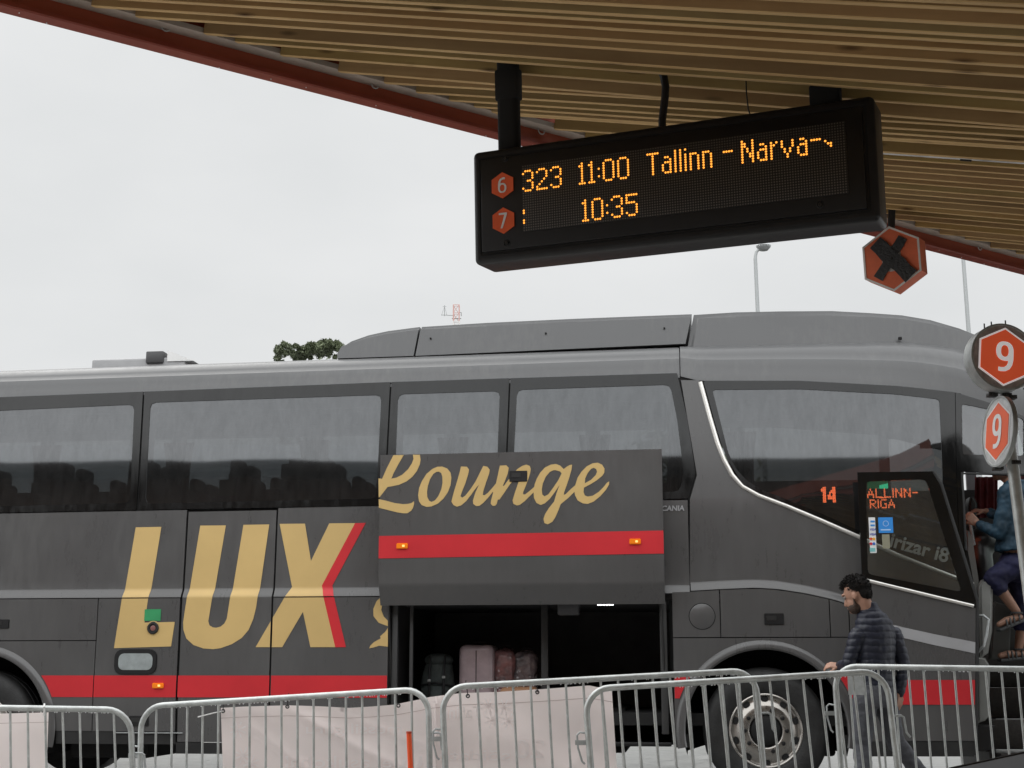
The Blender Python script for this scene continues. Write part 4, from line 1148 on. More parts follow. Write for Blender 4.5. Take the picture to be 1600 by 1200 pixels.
for s, x0, y0, y1, rows_, bold in (('xy', 1282.5, 761, 786, 10, False),):
    a = UZ(x0, y0, lv); b = UZ(x0, y1, lv); pit = (a[1] - b[1]) / rows_
    bm = bmesh.new(); dots(bm, led_cells(s, G7), a[0], a[1], pit * .98, pit * .55, lv(*a) - .003); rl = mat('red_led_bright', (.6, .06, .01), .5, emit=(1, .17, .055), estr=13); rl2 = mat('red_led_door', (.6, .06, .01), .5, emit=(1, .17, .055), estr=18)
    obj('route_number', bm, rl, bus, smooth=0)
for s, x0, y0, y1 in (('TALLINN-', 1341, 763.5, 778.5), ('RIGA', 1358.5, 780.5, 794.5), ('M', 1373, 776.5, 778)):
    a = UZ(x0, y0, lv); b = UZ(x0, y1, lv); pit = (a[1] - b[1]) / 7
    if s == 'M': cells = {(i, 0) for i in range(5)}; pit = .0125
    else: cells = led_cells(s, G7)
    bm = bmesh.new(); dots(bm, cells, a[0], a[1], pit, pit * .55, lv(*a) - .003); obj('destination_text', bm, rl2, bus, smooth=0)

# --- raised luggage hatch
q = [UZ(*p, leaf) for p in ((592, 711), (1035, 701.5), (1038, 944), (597, 945.5))]
hx0, hx1, hz1, hz0 = (q[0][0] + q[3][0]) / 2, (q[1][0] + q[2][0]) / 2, (q[0][1] + q[1][1]) / 2, (q[2][1] + q[3][1]) / 2
print('hatch', q)
def hz(a, b): return sorted({a, b, 1.86, 1.80, 1.76, 1.74, 1.72, 1.70} | set(lin(1.86, b, 8)) | set(lin(a, 1.70, 4)))
hatch = grid('luggage_hatch', lin(hx0, hx1, 8), lambda u: hz0, lambda u: q[0][1] + (q[1][1] - q[0][1]) * (u - hx0) / (hx1 - hx0), leaf, M['paint'], th=.035, zlist=hz)
r1 = [UZ(*p, leaf) for p in ((600, 837.5), (1030, 829), (1030, 865), (600, 872.5))]
sheet('red_stripe', [(hx0, r1[0][1]), (hx1, r1[1][1]), (hx1, r1[2][1]), (hx0, r1[3][1])], leaf, M['red'], off=-.0035, th=.0025, raw=True, da=0, db=0, parent=hatch)
A1 = lambda P: [(580 + x / 7.619, 690 + y / 7.619) for x, y in P]; A2 = lambda P: [(770 + x / 7.619, 690 + y / 7.619) for x, y in P]
polys = [A1([(88, 438), (130, 445), (185, 320), (265, 163), (388, 161), (330, 260), (270, 370), (240, 442), (300, 430), (370, 395), (440, 330), (485, 260), (505, 205), (497, 158), (580, 157), (588, 215), (580, 270), (545, 350), (490, 420), (420, 475), (330, 515), (250, 532), (195, 540), (150, 600), (110, 650), (90, 668)]),
         A1([(90, 685), (180, 705), (280, 732), (380, 745), (440, 742), (480, 732), (510, 710), (512, 740), (498, 790), (475, 825), (430, 853), (380, 853), (300, 840), (200, 815), (92, 788)]),
         A1([(845, 298), (905, 320), (945, 370), (955, 430), (945, 520), (915, 600), (860, 680), (800, 735), (720, 772), (660, 778), (600, 755), (570, 710), (560, 640), (572, 550), (605, 470), (660, 385), (730, 325), (790, 300)]),
         A1([(1070, 297), (1140, 300), (1165, 335), (1155, 390), (1120, 500), (1080, 600), (1062, 650), (1085, 668), (1120, 645), (1180, 570), (1240, 480), (1280, 400), (1315, 330), (1335, 290), (1385, 300), (1412, 335), (1405, 380), (1370, 480), (1335, 590), (1328, 635), (1350, 640), (1390, 610), (1440, 555), (1500, 480), (1500, 545), (1450, 595), (1400, 660), (1340, 725), (1290, 765), (1250, 768), (1215, 740), (1212, 700), (1240, 610), (1283, 515), (1250, 550), (1200, 620), (1130, 710), (1070, 760), (1020, 775), (980, 755), (955, 715), (985, 600), (1030, 450), (1060, 340)]),
         A2([(85, 287), (160, 283), (190, 312), (178, 380), (150, 455), (118, 530), (60, 690), (48, 740), (30, 762), (0, 766), (-24, 740), (-20, 700), (5, 610), (0, 590), (-10, 575), (35, 515), (60, 400)]),
         A2([(118, 530), (135, 525), (190, 450), (240, 390), (290, 330), (350, 290), (400, 275), (440, 290), (453, 325), (445, 380), (415, 470), (385, 545), (362, 600), (360, 628), (385, 630), (430, 595), (500, 535), (500, 590), (440, 650), (380, 710), (320, 755), (285, 760), (245, 740), (235, 700), (260, 620), (300, 500), (340, 400), (350, 350), (300, 390), (250, 450), (190, 530), (130, 620), (80, 690), (60, 690)]),
         A2([(485, 590), (500, 505), (525, 440), (565, 370), (620, 310), (690, 275), (750, 267), (800, 285), (845, 328), (880, 300), (915, 280), (945, 275), (938, 330), (910, 430), (880, 520), (850, 600), (845, 635), (870, 625), (930, 565), (1000, 505), (1000, 570), (960, 610), (900, 670), (808, 745), (785, 810), (745, 900), (710, 955), (655, 985), (615, 970), (603, 920), (625, 860), (670, 790), (730, 715), (760, 610), (795, 515), (740, 600), (680, 680), (620, 735), (570, 755), (520, 730), (490, 670)]),
         A2([(973, 600), (985, 510), (1010, 430), (1055, 360), (1120, 295), (1190, 258), (1250, 252), (1300, 275), (1330, 320), (1328, 370), (1300, 410), (1240, 460), (1160, 510), (1085, 548), (1080, 600), (1095, 640), (1130, 655), (1190, 645), (1260, 600), (1320, 540), (1360, 490), (1385, 475), (1385, 510), (1350, 570), (1280, 650), (1200, 715), (1130, 742), (1070, 735), (1010, 700), (980, 640)])]
holes = [A1([(805, 358), (835, 375), (848, 420), (850, 490), (835, 570), (800, 650), (760, 700), (720, 718), (690, 705), (668, 660), (665, 600), (675, 530), (700, 450), (740, 385), (775, 362)]),
         A2([(745, 340), (800, 355), (820, 380), (780, 460), (720, 550), (660, 630), (615, 652), (590, 630), (583, 570), (595, 500), (630, 420), (680, 360), (720, 342)]),
         A2([(1200, 312), (1230, 325), (1242, 360), (1225, 400), (1170, 455), (1095, 498), (1100, 440), (1130, 375), (1170, 325)])]
sheet('gold_script', polys, leaf, M['gold'], holes, off=-.0035, th=.0025, da=0, db=0, parent=hatch)
handle((796, 736, 824, 752.5), leaf, hatch)
amber((620, 849, 637.5, 857.5), leaf, hatch); amber((983.5, 842, 1001.5, 850.5), leaf, hatch)
for u in (hx0 + .05, hx1 - .04):
    bm = bmesh.new(); tube(bm, [(u, -.03, hz0 + .3), (u + .01, .02, hz0 - .25), (u + (.02 if u < -2 else .03), .10, hz0 - .95)], .011, 8)
    tube(bm, [(u, LEAFV + .05, hz0 + .45), (u, .12, hz0 - .05)], .016, 8)
    obj('hatch_arm', bm, M['steel_dark'], bus)
# luggage compartment
bm = bmesh.new(); u0, u1, v0, v1, z0, z1 = uD, uE, .03, 2.3, zb1 + .02, 1.62
V8 = [bm.verts.new(q) for q in ((u0, v0, z0), (u1, v0, z0), (u1, v1, z0), (u0, v1, z0), (u0, v0, z1), (u1, v0, z1), (u1, v1, z1), (u0, v1, z1))]
for f in ((0, 1, 2, 3), (7, 6, 5, 4), (2, 6, 7, 3), (0, 3, 7, 4), (1, 5, 6, 2)): bm.faces.new([V8[i] for i in f])
bay = obj('luggage_bay', bm, mat('bay_lining', (.036, .034, .034), .6, var=.3), bus, smooth=0)
bm = bmesh.new(); bx(bm, ((u0 + u1) / 2, .035, z0 + .005), (u1 - u0, .05, .035), bev=.012); obj('bay_sill', bm, M['black'], bay)
a = UZ(845, 1000, lambda u, z: .5); b = UZ(856, 1000, lambda u, z: .5); c = UZ(612, 1000, lambda u, z: .06); pgm = mat('bay_post_grey', (.045, .045, .045), .5)
for cc, ss in ((((a[0] + b[0]) / 2, .55, .95), (b[0] - a[0], .06, 1.35)), ((c[0] + .03, .07, 1.0), (.05, .06, 1.25)), ((c[0] + .16, .14, 1.0), (.03, .04, 1.25)), ((uE - .05, .07, 1.05), (.06, .05, 1.1))):
    bm = bmesh.new(); bx(bm, cc, ss, bev=.006); obj('bay_post', bm, pgm, bay)
bm = bmesh.new(); c = UZ(888, 952, lambda u, z: .3); bx(bm, (c[0], .33, c[1]), (.19, .1, .10), bev=.015); obj('bay_latch_box', bm, M['interior'], bay)
bm = bmesh.new(); c = UZ(946, 944.5, lambda u, z: .12)
for k in range(6): bx(bm, (c[0] - .06 + .024 * k, .12, c[1]), (.017, .03, .016), bev=.004)
obj('bay_lamp', bm, M['bright_led'], bay)

# --- wheels
def wheel(c, dy):
    bm = bmesh.new(); T = Matrix.Translation((c[0], dy, c[1]))
    lathe(bm, [(.29, .03), (.305, .012), (.33, .0), (.40, -.012), (.46, -.006), (.495, .02), (.512, .045), (.516, .07), (.516, .10), (.506, .105), (.506, .115), (.516, .12), (.516, .19), (.506, .195), (.506, .205), (.516, .21), (.516, .26), (.49, .30), (.4, .31), (.29, .30)], 64, T)
    bmesh.ops.recalc_face_normals(bm, faces=bm.faces); t = obj('wheel', bm, M['tyre'], bus)
    bm = bmesh.new(); lathe(bm, [(.296, .08), (.303, .02), (.302, .010), (.294, .006), (.285, .010), (.276, .03), (.262, .034), (.235, .022), (.212, .004), (.20, -.002), (.150, -.004), (.138, .0), (.132, .012), (.128, .05)], 64, T)
    bmesh.ops.recalc_face_normals(bm, faces=bm.faces); rim = obj('rim', bm, M['alloy'], t, smooth=50)
    bm = bmesh.new(); lathe(bm, [(.129, .02), (.115, .0), (.09, -.010), (.06, -.016), (.02, -.018), (0, -.018)], 40, T); bmesh.ops.recalc_face_normals(bm, faces=bm.faces); obj('hub_cap', bm, M['void'], t)
    bm = bmesh.new()
    for k in range(10):
        a = 2 * PI * (k + .5) / 10
        lathe(bm, [(0, -.001), (.026, -.002), (.028, .01)], 16, T @ Matrix.Translation((.256 * math.cos(a), .020, .256 * math.sin(a))) @ Matrix.Rotation(-a, 4, 'Y') @ Matrix.Diagonal((.78, 1, 1.15, 1)))
    bmesh.ops.recalc_face_normals(bm, faces=bm.faces); o = obj('vent_holes', bm, M['void'], t)
    for k in range(10):
        a = 2 * PI * k / 10; bm = bmesh.new()
        lathe(bm, [(0, -.034), (.012, -.032), (.017, -.024), (.019, -.002)], 12, T @ Matrix.Translation((.172 * math.cos(a), 0, .172 * math.sin(a)))); bmesh.ops.recalc_face_normals(bm, faces=bm.faces); obj('wheel_nut', bm, M['black'], t)
wheel(FW, .045); wheel(RW, .045)
for c in (FW, RW):
    bm = bmesh.new(); lathe(bm, [(.2, 2.2), (.516, 2.2), (.516, 2.5), (.2, 2.5)], 40, Matrix.Translation((c[0], 0, c[1]))); bmesh.ops.recalc_face_normals(bm, faces=bm.faces); obj('far_wheel', bm, M['tyre'], bus)

# --- open front door: the leaf stands off the side, behind the doorway
dz = lambda *P: [UZ(*q, dleaf) for q in P]
glassP = [(1353, 752), (1447, 748.5), (1503, 925), (1356, 897)]
door = sheet('front_door', [(1340, 738), (1459, 736.5), (1470, 757), (1526, 938), (1524.5, 946), (1347, 904)], dleaf, M['frit'], [quad_r(glassP, 7)], th=.03, da=.2, db=.2)
sheet('door_glass', quad_r(glassP, 7), dleaf, M['glass_door'], off=.006, th=0, parent=door, da=0, db=0, smooth=0)
dl = sheet('door_panel', [(1347, 908), (1524.5, 950), (1524, 1000), (1523, 1157.5), (1356, 1158)], dleaf, M['paint'], th=.03, parent=door, da=.2, db=.2)
sheet('door_skirt', [(1356, 1159), (1523, 1158.5), (1522, 1182), (1358, 1182)], dleaf, M['skirt'], th=.025, off=.003, parent=door, da=.2, db=.2)
sheet('red_stripe', [(1357, 1062.5), (1523.3, 1062.5), (1523.3, 1101), (1357, 1101)], dleaf, M['red'], off=-.0035, th=.0025, parent=door, da=.2, db=0)
sheet('silver_band', [(1357, 966), (1410, 980), (1460, 991), (1523.8, 1003.5), (1523.8, 1021), (1460, 1008), (1400, 994), (1357, 980)], dleaf, M['silver'], off=-.0035, th=.0025, parent=door, da=.2, db=0)
bm = bmesh.new(); tube(bm, [(u, dleaf(u, z) - .004, z) for u, z in dz((1347, 905), (1400, 918), (1460, 932.5), (1521, 947))], .0145, 10); obj('chrome_strip', bm, M['chrome'], door)
bm = bmesh.new(); tube(bm, [(u, dleaf(u, z) + .01, z) for u, z in dz((1459, 737), (1471, 757), (1500, 850), (1527, 938), (1526.5, 1040), (1524.5, 1180))], .016, 8); obj('edge_seal', bm, M['rubber'], door)
# stickers on the door glass
pst = sticker((1357, 808.5, 1370, 864), dleaf, M['white'], 'payment_sticker', door, .0015)
for y, cols in ((842, ('hexred', 'amber')), (849.5, ('red', 'blue'))):
    for k, cn in enumerate(cols):
        c = UZ(1361 + 4.5 * k, y, dleaf); bm = bmesh.new(); lathe(bm, [(0, -.0012 - .0006 * k), (.012, -.0012 - .0006 * k)], 14, Matrix.Translation((c[0], dleaf(*c), c[1]))); bmesh.ops.recalc_face_normals(bm, faces=bm.faces)
        obj('card_disc', bm, mat('disc_' + cn, {'hexred': (.7, .08, .02), 'amber': (.8, .4, .03), 'red': (.6, .03, .06), 'blue': (.03, .15, .55)}[cn], .5), pst, smooth=0)
for y, s in ((827, 'VISA'), (834.5, 'VISA')):
    a = UZ(1359, y + 2, dleaf); bm = text_bm(s, .026, .0008, 0, .1); bmesh.ops.translate(bm, vec=(a[0], dleaf(*a) - .0015, a[1]), verts=bm.verts); obj('card_word', bm, mat('card_blue', (.02, .05, .35), .5), pst, smooth=0)
for y in (815, 821):
    sticker((1360, y - 1.6, 1367, y + 1.2), dleaf, M['blue'], 'card_mark', pst, .0)
sticker((1359, 856, 1368, 862), dleaf, mat('teal_mark', (.2, .5, .5), .5), 'card_mark', pst, .0)
bs_ = sticker((1372, 808.5, 1396, 832.5), dleaf, M['blue'], 'blue_notice', door, .0015)
c = UZ(1384, 818, dleaf); bm = bmesh.new(); lathe(bm, [(.020, -.0005), (.024, -.0005)], 20, Matrix.Translation((c[0], dleaf(*c), c[1]))); bmesh.ops.recalc_face_normals(bm, faces=bm.faces); obj('notice_ring', bm, mat('pale_blue', (.45, .62, .85), .5), bs_, smooth=0)
sticker((1376, 827, 1392, 828.6), dleaf, mat('pale_blue2', (.45, .62, .85), .5), 'notice_line', bs_, .0)
sticker((1355, 752, 1388, 763), dleaf, mat('green_film', (.03, .42, .20), .5), 'green_notice', door, .0065)
sticker((1378, 835, 1391, 857), dleaf, mat('small_tan_notice', (.25, .24, .17), .6), 'notice', door, .0015)
# chrome script and strip on the body, seen through the door glass
a = UZ(1388, 853, up); b = UZ(1478, 879, up)
ang = math.atan2(b[1] - a[1], b[0] - a[0])
bm = text_bm('irizar i8', .165, .0035, .006, 0); xs = [v.co.x for v in bm.verts]; k = (Vector(b) - Vector(a)).length / (max(xs) - min(xs))
bmesh.ops.scale(bm, vec=(k, 1, 1), verts=bm.verts); bmesh.ops.rotate(bm, cent=(0, 0, 0), matrix=Matrix.Rotation(-ang, 3, 'Y'), verts=bm.verts)
bmesh.ops.translate(bm, vec=(a[0], up(*a) - .012, a[1]), verts=bm.verts); obj('model_lettering', bm, M['chrome_letter'], bus, smooth=30)

# --- doorway, steps and front end
U0 = U(1527, 900, lambda u, z: .15); UX = 2.62
bm = bmesh.new()
for z_, v_, h_ in ((.36, .12, .24), (.62, .42, .26), (.88, .72, .26), (1.16, 1.02, .28), (1.40, 1.32, .24)):
    bx(bm, ((U0 + UX) / 2 + .06, v_ + .9, z_ - h_ / 2), (UX - U0 - .06, 1.8, h_ - .004), bev=.008)
steps = obj('entrance_steps', bm, M['floor'], bus)
for py, v_ in ((1174, .30), (1126, .56), (1077, .82), (1032, 1.06)):
    pv = lambda u, z, vv=v_: vv
    c = UZ(1575, py, pv); x0 = UZ(1556 if py > 1100 else 1547, py, pv)[0]
    bm = bmesh.new(); bx(bm, ((x0 + UX) / 2, v_ - .004, c[1]), (UX - x0, .03, .034), bev=.006); obj('step_nosing', bm, M['galv_dull'], steps)
    bm = bmesh.new(); bx(bm, ((x0 + UX) / 2, v_ + .14, c[1] - .13), (UX - x0 + .1, .25, .24)); obj('step_riser', bm, M['floor'], steps)
bm = bmesh.new(); bx(bm, (2.0, 2.44, 1.6), (1.5, .04, 2.4)); obj('cab_lining', bm, M['void'], bus)
bm = bmesh.new(); bx(bm, (1.38, 1.3, 1.2), (.05, 1.9, 1.1)); obj('cab_bulkhead', bm, M['void'], bus)
# doorway surround
dp = lambda u, z: .02 + front(u)
sheet('door_surround', [(1493, 613), (1560, 634), (1640, 668), (1640, 760), (1600, 742), (1506, 737), (1504, 760), (1512, 860), (1527, 940), (1499.5, 893), (1494.8, 740)], up, M['frit'], [quad_r([(1503, 631), (1552, 641), (1600, 655), (1600, 712), (1504, 710)], 5)], off=-.001, th=.02)
sheet('upper_door_pane', quad_r([(1503, 631), (1552, 641), (1600, 655), (1600, 712), (1504, 710)], 5), up, M['glass_light'], off=.006, th=0, da=.12, smooth=80)
bm = bmesh.new(); tube(bm, [(u, up(u, z) - .008, z) for u, z in [UZ(*q, up) for q in ((1509, 860), (1503, 740), (1600, 742))]], .012, 8); obj('door_seal', bm, M['rubber'], bus)
pv = lambda u, z: .30
bm = bmesh.new(); P = [UZ(*q, pv) for q in ((1512, 828), (1519, 838), (1529, 905), (1529, 940), (1514, 930))]
obj('pillar_trim', (lambda b: (thicken(b, .05), b)[1])((lambda b: ([setattr(v.co, 'y', .3) for v in b.verts], b)[1])(flat([P]))), M['interior_grey'], bus)
# padded folding panel and grab handle beside the steps
def pxblob(name, pts, v, th, m, bev=.02, parent=bus):
    pr = lambda u, z: v
    P = [UZ(*q, pr) for q in pts]; b = bmesh.new(); A = [b.verts.new((u, v, z)) for u, z in P]; f = b.faces.new(A); f.normal_update()
    if f.normal.y > 0: f.normal_flip()
    thicken(b, th)
    es = [e for e in b.edges if abs(e.verts[0].co.y - v) < 1e-6 and abs(e.verts[1].co.y - v) < 1e-6]
    bmesh.ops.bevel(b, geom=es, offset=bev, segments=3, affect='EDGES'); return obj(name, b, m, parent)
pxblob('padded_panel', [(1530, 915), (1537, 905), (1546, 905), (1552, 914), (1551, 985), (1545, 1020), (1532, 1030)], .10, .12, M['interior_grey'])
pxblob('step_wall', [(1552, 948), (1556, 940), (1575, 945), (1581, 960), (1578, 1030), (1548, 1030)], .45, .1, mat('step_wall_grey', (.10, .105, .10), .5), .012)
pxblob('door_ram_cover', [(1527, 1026), (1540, 1028), (1547, 1040), (1547, 1060), (1545, 1120), (1540, 1126), (1528, 1130)], .02, .12, M['interior_grey'], .014)
pxblob('step_box', [(1527, 1134), (1556, 1134), (1548, 1142), (1548, 1172), (1527, 1174)], .04, .25, M['black'], .006)
pxblob('dash_panel', [(1513, 790), (1516, 776), (1522, 775), (1528, 786), (1528, 830), (1516, 838)], .9, .2, M['black'], .02)
pr = lambda u, z: -.05
bm = bmesh.new(); tube(bm, [(u, (.0 if i in (0, 5) else -.07), z) for i, (u, z) in enumerate([UZ(*q, pr) for q in ((1528, 962), (1536, 962), (1544, 968), (1541, 992), (1536, 1010), (1528, 1020))])], .0115, 10); obj('grab_handle', bm, M['galv_dull'], door)
bm = bmesh.new(); tube(bm, [(u, .5, z) for u, z in [UZ(*q, lambda u, z: .5) for q in ((1513, 800), (1517, 826), (1522, 852))]], .014, 8); obj('grab_rail', bm, M['galv_dull'], bus)
c = UZ(1531, 880, lambda u, z: .75); o = blob('driver_console', [('e', (c[0], .85, c[1]), (.13, .22, .3)), ('e', (c[0] + .05, .85, c[1] + .2), (.16, .2, .12))], .02, M['black'], bus)
bm = bmesh.new(); rows = []
for j in range(9):
    u_, z_ = UZ(1541, 745 + 8 * j, lambda u, z: 2.2); rows.append([bm.verts.new((u_ + .22 * (i / 10 - .5), 2.2 + .02 * math.sin(i * 2.2), z_)) for i in range(11)])
for A, B in zip(rows, rows[1:]):
    for i in range(10): bm.faces.new((A[i], A[i + 1], B[i + 1], B[i]))
obj('cab_curtain', bm, mat('red_curtain', (.09, .012, .014), .9, var=.3, scale=9), bus)
# windscreen and nose close the front
bm = bmesh.new(); rows = []
for z in lin(1.15, 3.55, 12):
    uf = 2.62 - .10 * max(0, z - 2.0) ** 2 * .5
    rows.append([bm.verts.new((uf + .35 * math.sin(PI * t), .36 + t * 1.84, z)) for t in lin(0, 1, 12)])
for A, B in zip(rows, rows[1:]):
    for i in range(12): bm.faces.new((A[i], A[i + 1], B[i + 1], B[i]))
obj('windscreen', bm, M['glass_light'], bus)
bm = bmesh.new(); rows = []
for z in lin(.36, 1.15, 8): rows.append([bm.verts.new((2.62 + .35 * math.sin(PI * t), .33 + t * 1.9, z)) for t in lin(0, 1, 12)])
for A, B in zip(rows, rows[1:]):
    for i in range(12): bm.faces.new((A[i], A[i + 1], B[i + 1], B[i]))
obj('nose', bm, M['paint'], bus)
bm = bmesh.new(); tube(bm, [(2.63, .38, .4), (2.63, .38, 1.6), (2.62, .37, 2.4), (2.52, .38, 3.1), (2.36, .44, 3.45)], .05, 10); obj('front_pillar', bm, M['frit'], bus)
bm = bmesh.new(); tube(bm, [(2.55, .4, 3.35), (2.75, .1, 3.3), (2.85, -.02, 3.15)], .035, 10); bx(bm, (2.86, -.03, 2.9), (.12, .24, .5), bev=.05, seg=3); obj('mirror_arm', bm, M['black'], bus)

# ================================================================== crowd barriers
def barrier(TLp, TRp, YL, YR, low_px, label, nb, plate=False, hookL=True, hookR=True, group='galvanised crowd barriers in front of the coach'):
    A = at(*TLp, YL); B = at(*TRp, YR)
    X = B - A; L = X.length; X.normalize()
    hn = Vector((X.x, X.y, 0)).normalized(); nrm = Vector((-hn.y, hn.x, 0))       # vertical plane through the top rail
    q = ray(low_px[0], low_px[1]); t = nrm.dot(A - CAM) / nrm.dot(q); Lo = CAM + q * t
    ref = low_px[2] if len(low_px) > 2 else 0
    base = B if ref else A
    Zd = (base - Lo).normalized()
    H = base.z / Zd.z - .0
    root = thing('crowd_barrier', label, 'barrier', (A - Zd * H) * 1, 0, group)
    org = A - Zd * H
    def P(x, z, y=0): return X * x + Zd * z + nrm * y
    R = .15; r = .019
    pts = [(0, .02)] + [(0, H * .3), (0, H - R)] + [(R - R * math.cos(a), H - R + R * math.sin(a)) for a in lin(0, PI / 2, 7)][1:] + [(L * .5, H)] + \
          [(L - R + R * math.sin(a), H - R + R * math.cos(a)) for a in lin(0, PI / 2, 7)] + [(L, H * .3), (L, .02)]
    bm = bmesh.new(); tube(bm, [P(*p) for p in pts], r, 14)
    obj('frame', bm, M['galv'], root, smooth=60)
    bm = bmesh.new(); tube(bm, [P(0, .16), P(L, .16)], .014, 10); obj('bottom_rail', bm, M['galv'], root, smooth=60)
    me = None
    for i in range(1, nb):
        x = L * i / nb
        zt = H if R < x < L - R else H - R + math.sqrt(max(0, R * R - (R - min(x, L - x)) ** 2))
        bm = bmesh.new(); b_ = RND.uniform(-.003, .003); tube(bm, [P(x, .16), P(x + b_, H * .6), P(x, zt - r * .8)], .0078, 8)
        obj('bar', bm, M['galv'], root, smooth=60)
    for x in (.25, L - .25):
        bm = bmesh.new(); tube(bm, [P(x, .16), P(x, .05), P(x, .03, .25)], .014, 8); tube(bm, [P(x, .06), P(x, .03, -.25)], .014, 8); obj('foot', bm, M['galv'], root, smooth=60)
    if hookL:
        bm = bmesh.new(); z = H - .31; bx(bm, P(-.045, z), (.075, .012, .028)); tube(bm, [P(-.02, z + .055), P(-.05, z + .06), P(-.068, z + .045), P(-.068, z - .03), P(-.05, z - .11), P(-.035, z - .125)], .006, 8)
        obj('hook', bm, M['galv_dull'], root)
    if hookR:
        bm = bmesh.new(); z = H - .27; tube(bm, [P(L + .015, z), P(L + .06, z), P(L + .075, z - .01), P(L + .08, z - .1), P(L + .10, z - .13)], .007, 8); obj('hook', bm, M['galv_dull'], root)
    if plate:
        bm = bmesh.new(); c = P(R * .95, H - .105, -.012)
        V = [bm.verts.new(P(x, z, -.022)) for x, z in ((R * .58, H - .185), (R * 1.34, H - .185), (R * 1.28, H - .03), (R * .6, H - .03))]
        f = bm.faces.new(V); f.normal_update()
        r_ = bmesh.ops.solidify(bm, geom=bm.faces[:], thickness=.004); obj('maker_plate', bm, M['galv_dull'], root)
    # rain hanging under the top rail
    bm = bmesh.new()
    for k in range(int(L * 26)):
        x = RND.uniform(R * .6, L - R * .6)
        if RND.random() < .45: x = RND.choice((.42, .8, .9)) * L + RND.gauss(0, .05)
        if not R * .5 < x < L - R * .5: continue
        g = bmesh.ops.create_icosphere(bm, subdivisions=1, radius=RND.uniform(.0035, .006))['verts']; bmesh.ops.translate(bm, vec=P(x, H - r - .002, RND.uniform(-.006, .002)), verts=g)
    o = obj('rain_beads', bm, M['drop'], root); o['kind'] = 'stuff'
    return dict(root=root, P=P, org=org, L=L, H=H, X=X, Zd=Zd, n=nrm)


B0 = barrier((-300, 1102), (204, 1109), 8.7, 9.3, (207, 1200, 1), 'crowd barrier at the left picture edge with a short end of white banner', 18)
B1 = barrier((221, 1104), (669, 1076.5), 9.6, 9.15, (219, 1200), 'crowd barrier carrying the left end of the long white banner, orange post in front', 18)
B2 = barrier((690.5, 1074), (1180, 1047), 9.05, 9.25, (696, 1200), 'crowd barrier in front of the open luggage bay with white banner behind its bars', 18)
B3 = barrier((913.5, 1077), (1384, 1048), 8.75, 8.8, (923.5, 1200), 'nearest crowd barrier, overlapping both neighbours in front of the coach front wheel', 18)
B4 = barrier((1303, 1041), (1770, 1048), 9.75, 9.0, (1314.5, 1200), 'crowd barrier with small metal plate in front of the open coach door', 19, plate=True)

# ------------------------------------------------------------------ banners tied behind the bars
def crs(t, s):
    # hard diagonal creases in the left half of the long banner
    o = 0
    for (t0, s0), (t1, s1), d_, w_ in (((.02, .03), (.27, .80), .020, .012), ((.17, .02), (.47, .66), .026, .015), ((.30, .05), (.56, .5), .012, .012), ((.62, .9), (.70, .15), .008, .014), ((.86, .75), (.98, .3), .010, .012)):
        ax_, ay_ = t1 - t0, (s1 - s0) * .26; px_, py_ = t - t0, (s - s0) * .26; L2 = ax_ * ax_ + ay_ * ay_
        k = max(0, min(1, (px_ * ax_ + py_ * ay_) / L2)); dd = (px_ * ay_ - py_ * ax_) / math.sqrt(L2) if 0 < k < 1 else math.hypot(px_ - k * ax_, py_ - k * ay_)
        o += d_ * math.exp(-(dd / w_) ** 2) * math.sin(PI * (.15 + .7 * k))
    return o
def banner(name, label, tops, bots, Yf, cols=60, rows_=26, texts=(), parent=None, yoff=0, amp=.032):
    """tops/bots: pixel polylines for the top and bottom edge; cloth hangs with folds"""
    def pl(P, t):
        xs = [p[0] for p in P]; x = xs[0] + (xs[-1] - xs[0]) * t
        for (a, b), (c, d) in zip(P, P[1:]):
            if x <= c + 1e-6: return x, b + (d - b) * (x - a) / (c - a)
        return P[-1]
    O = at(tops[0][0], tops[0][1], Yf(tops[0][0]))
    root = thing(name, label, 'banner', O)
    bm = bmesh.new(); G_ = []
    fn = lambda t, s: amp * (math.sin(6.5 * t * 2.1 - 5 * s + 1) * .9 + math.sin(17 * t - 11 * s) * .5 + 1.3 * mnoise.noise(Vector((t * 6, s * 3, 1.7)))) * (.35 + .65 * s) + (crs(t, s) if cols > 100 else 0)
    def pt(t, s, o=0):
        a = pl(tops, t); b = pl(bots, t); x = a[0] + (b[0] - a[0]) * s; y = a[1] + (b[1] - a[1]) * s
        return at(x, y, Yf(x) + fn(t, s) - o) - O
    for i in range(cols + 1): G_.append([bm.verts.new(pt(i / cols, j / rows_)) for j in range(rows_ + 1)])
    for A, B in zip(G_, G_[1:]):
        for j in range(rows_): bm.faces.new((A[j], A[j + 1], B[j + 1], B[j]))
    o = obj('sheet', bm, M['banner'], root, smooth=60)
    bm = bmesh.new()
    for s0 in (.10,):                        # stitched hem
        for i in range(cols):
            q = [pt(i / cols, s0, .003), pt((i + 1) / cols, s0, .003), pt((i + 1) / cols, s0 + .006, .003), pt(i / cols, s0 + .006, .003)]
            bm.faces.new([bm.verts.new(v) for v in q])
    obj('hem_stitching', bm, M['banner_pink'], root)
    return root, pt, O
YB1 = lambda x: 9.58 + (9.2 - 9.58) * (x - 345) / 325 + .06 if x < 672 else 9.26
YB = lambda x: (9.66 - .42 * (x - 221) / 450 if x < 680 else 9.16 + .15 * (x - 680) / 270)
b1, pt1, o1 = banner('banner', 'long white vinyl banner showing faint mirrored lettering, tied across two barriers',
    [(345, 1106), (380, 1104), (450, 1102), (500, 1103.5), (545, 1106), (580, 1104), (615, 1101), (650, 1094), (672, 1089), (720, 1083), (780, 1081), (850, 1076.5), (920, 1071), (956, 1078)],
    [(350, 1262), (672, 1262), (968, 1262)], YB, 210, 44)
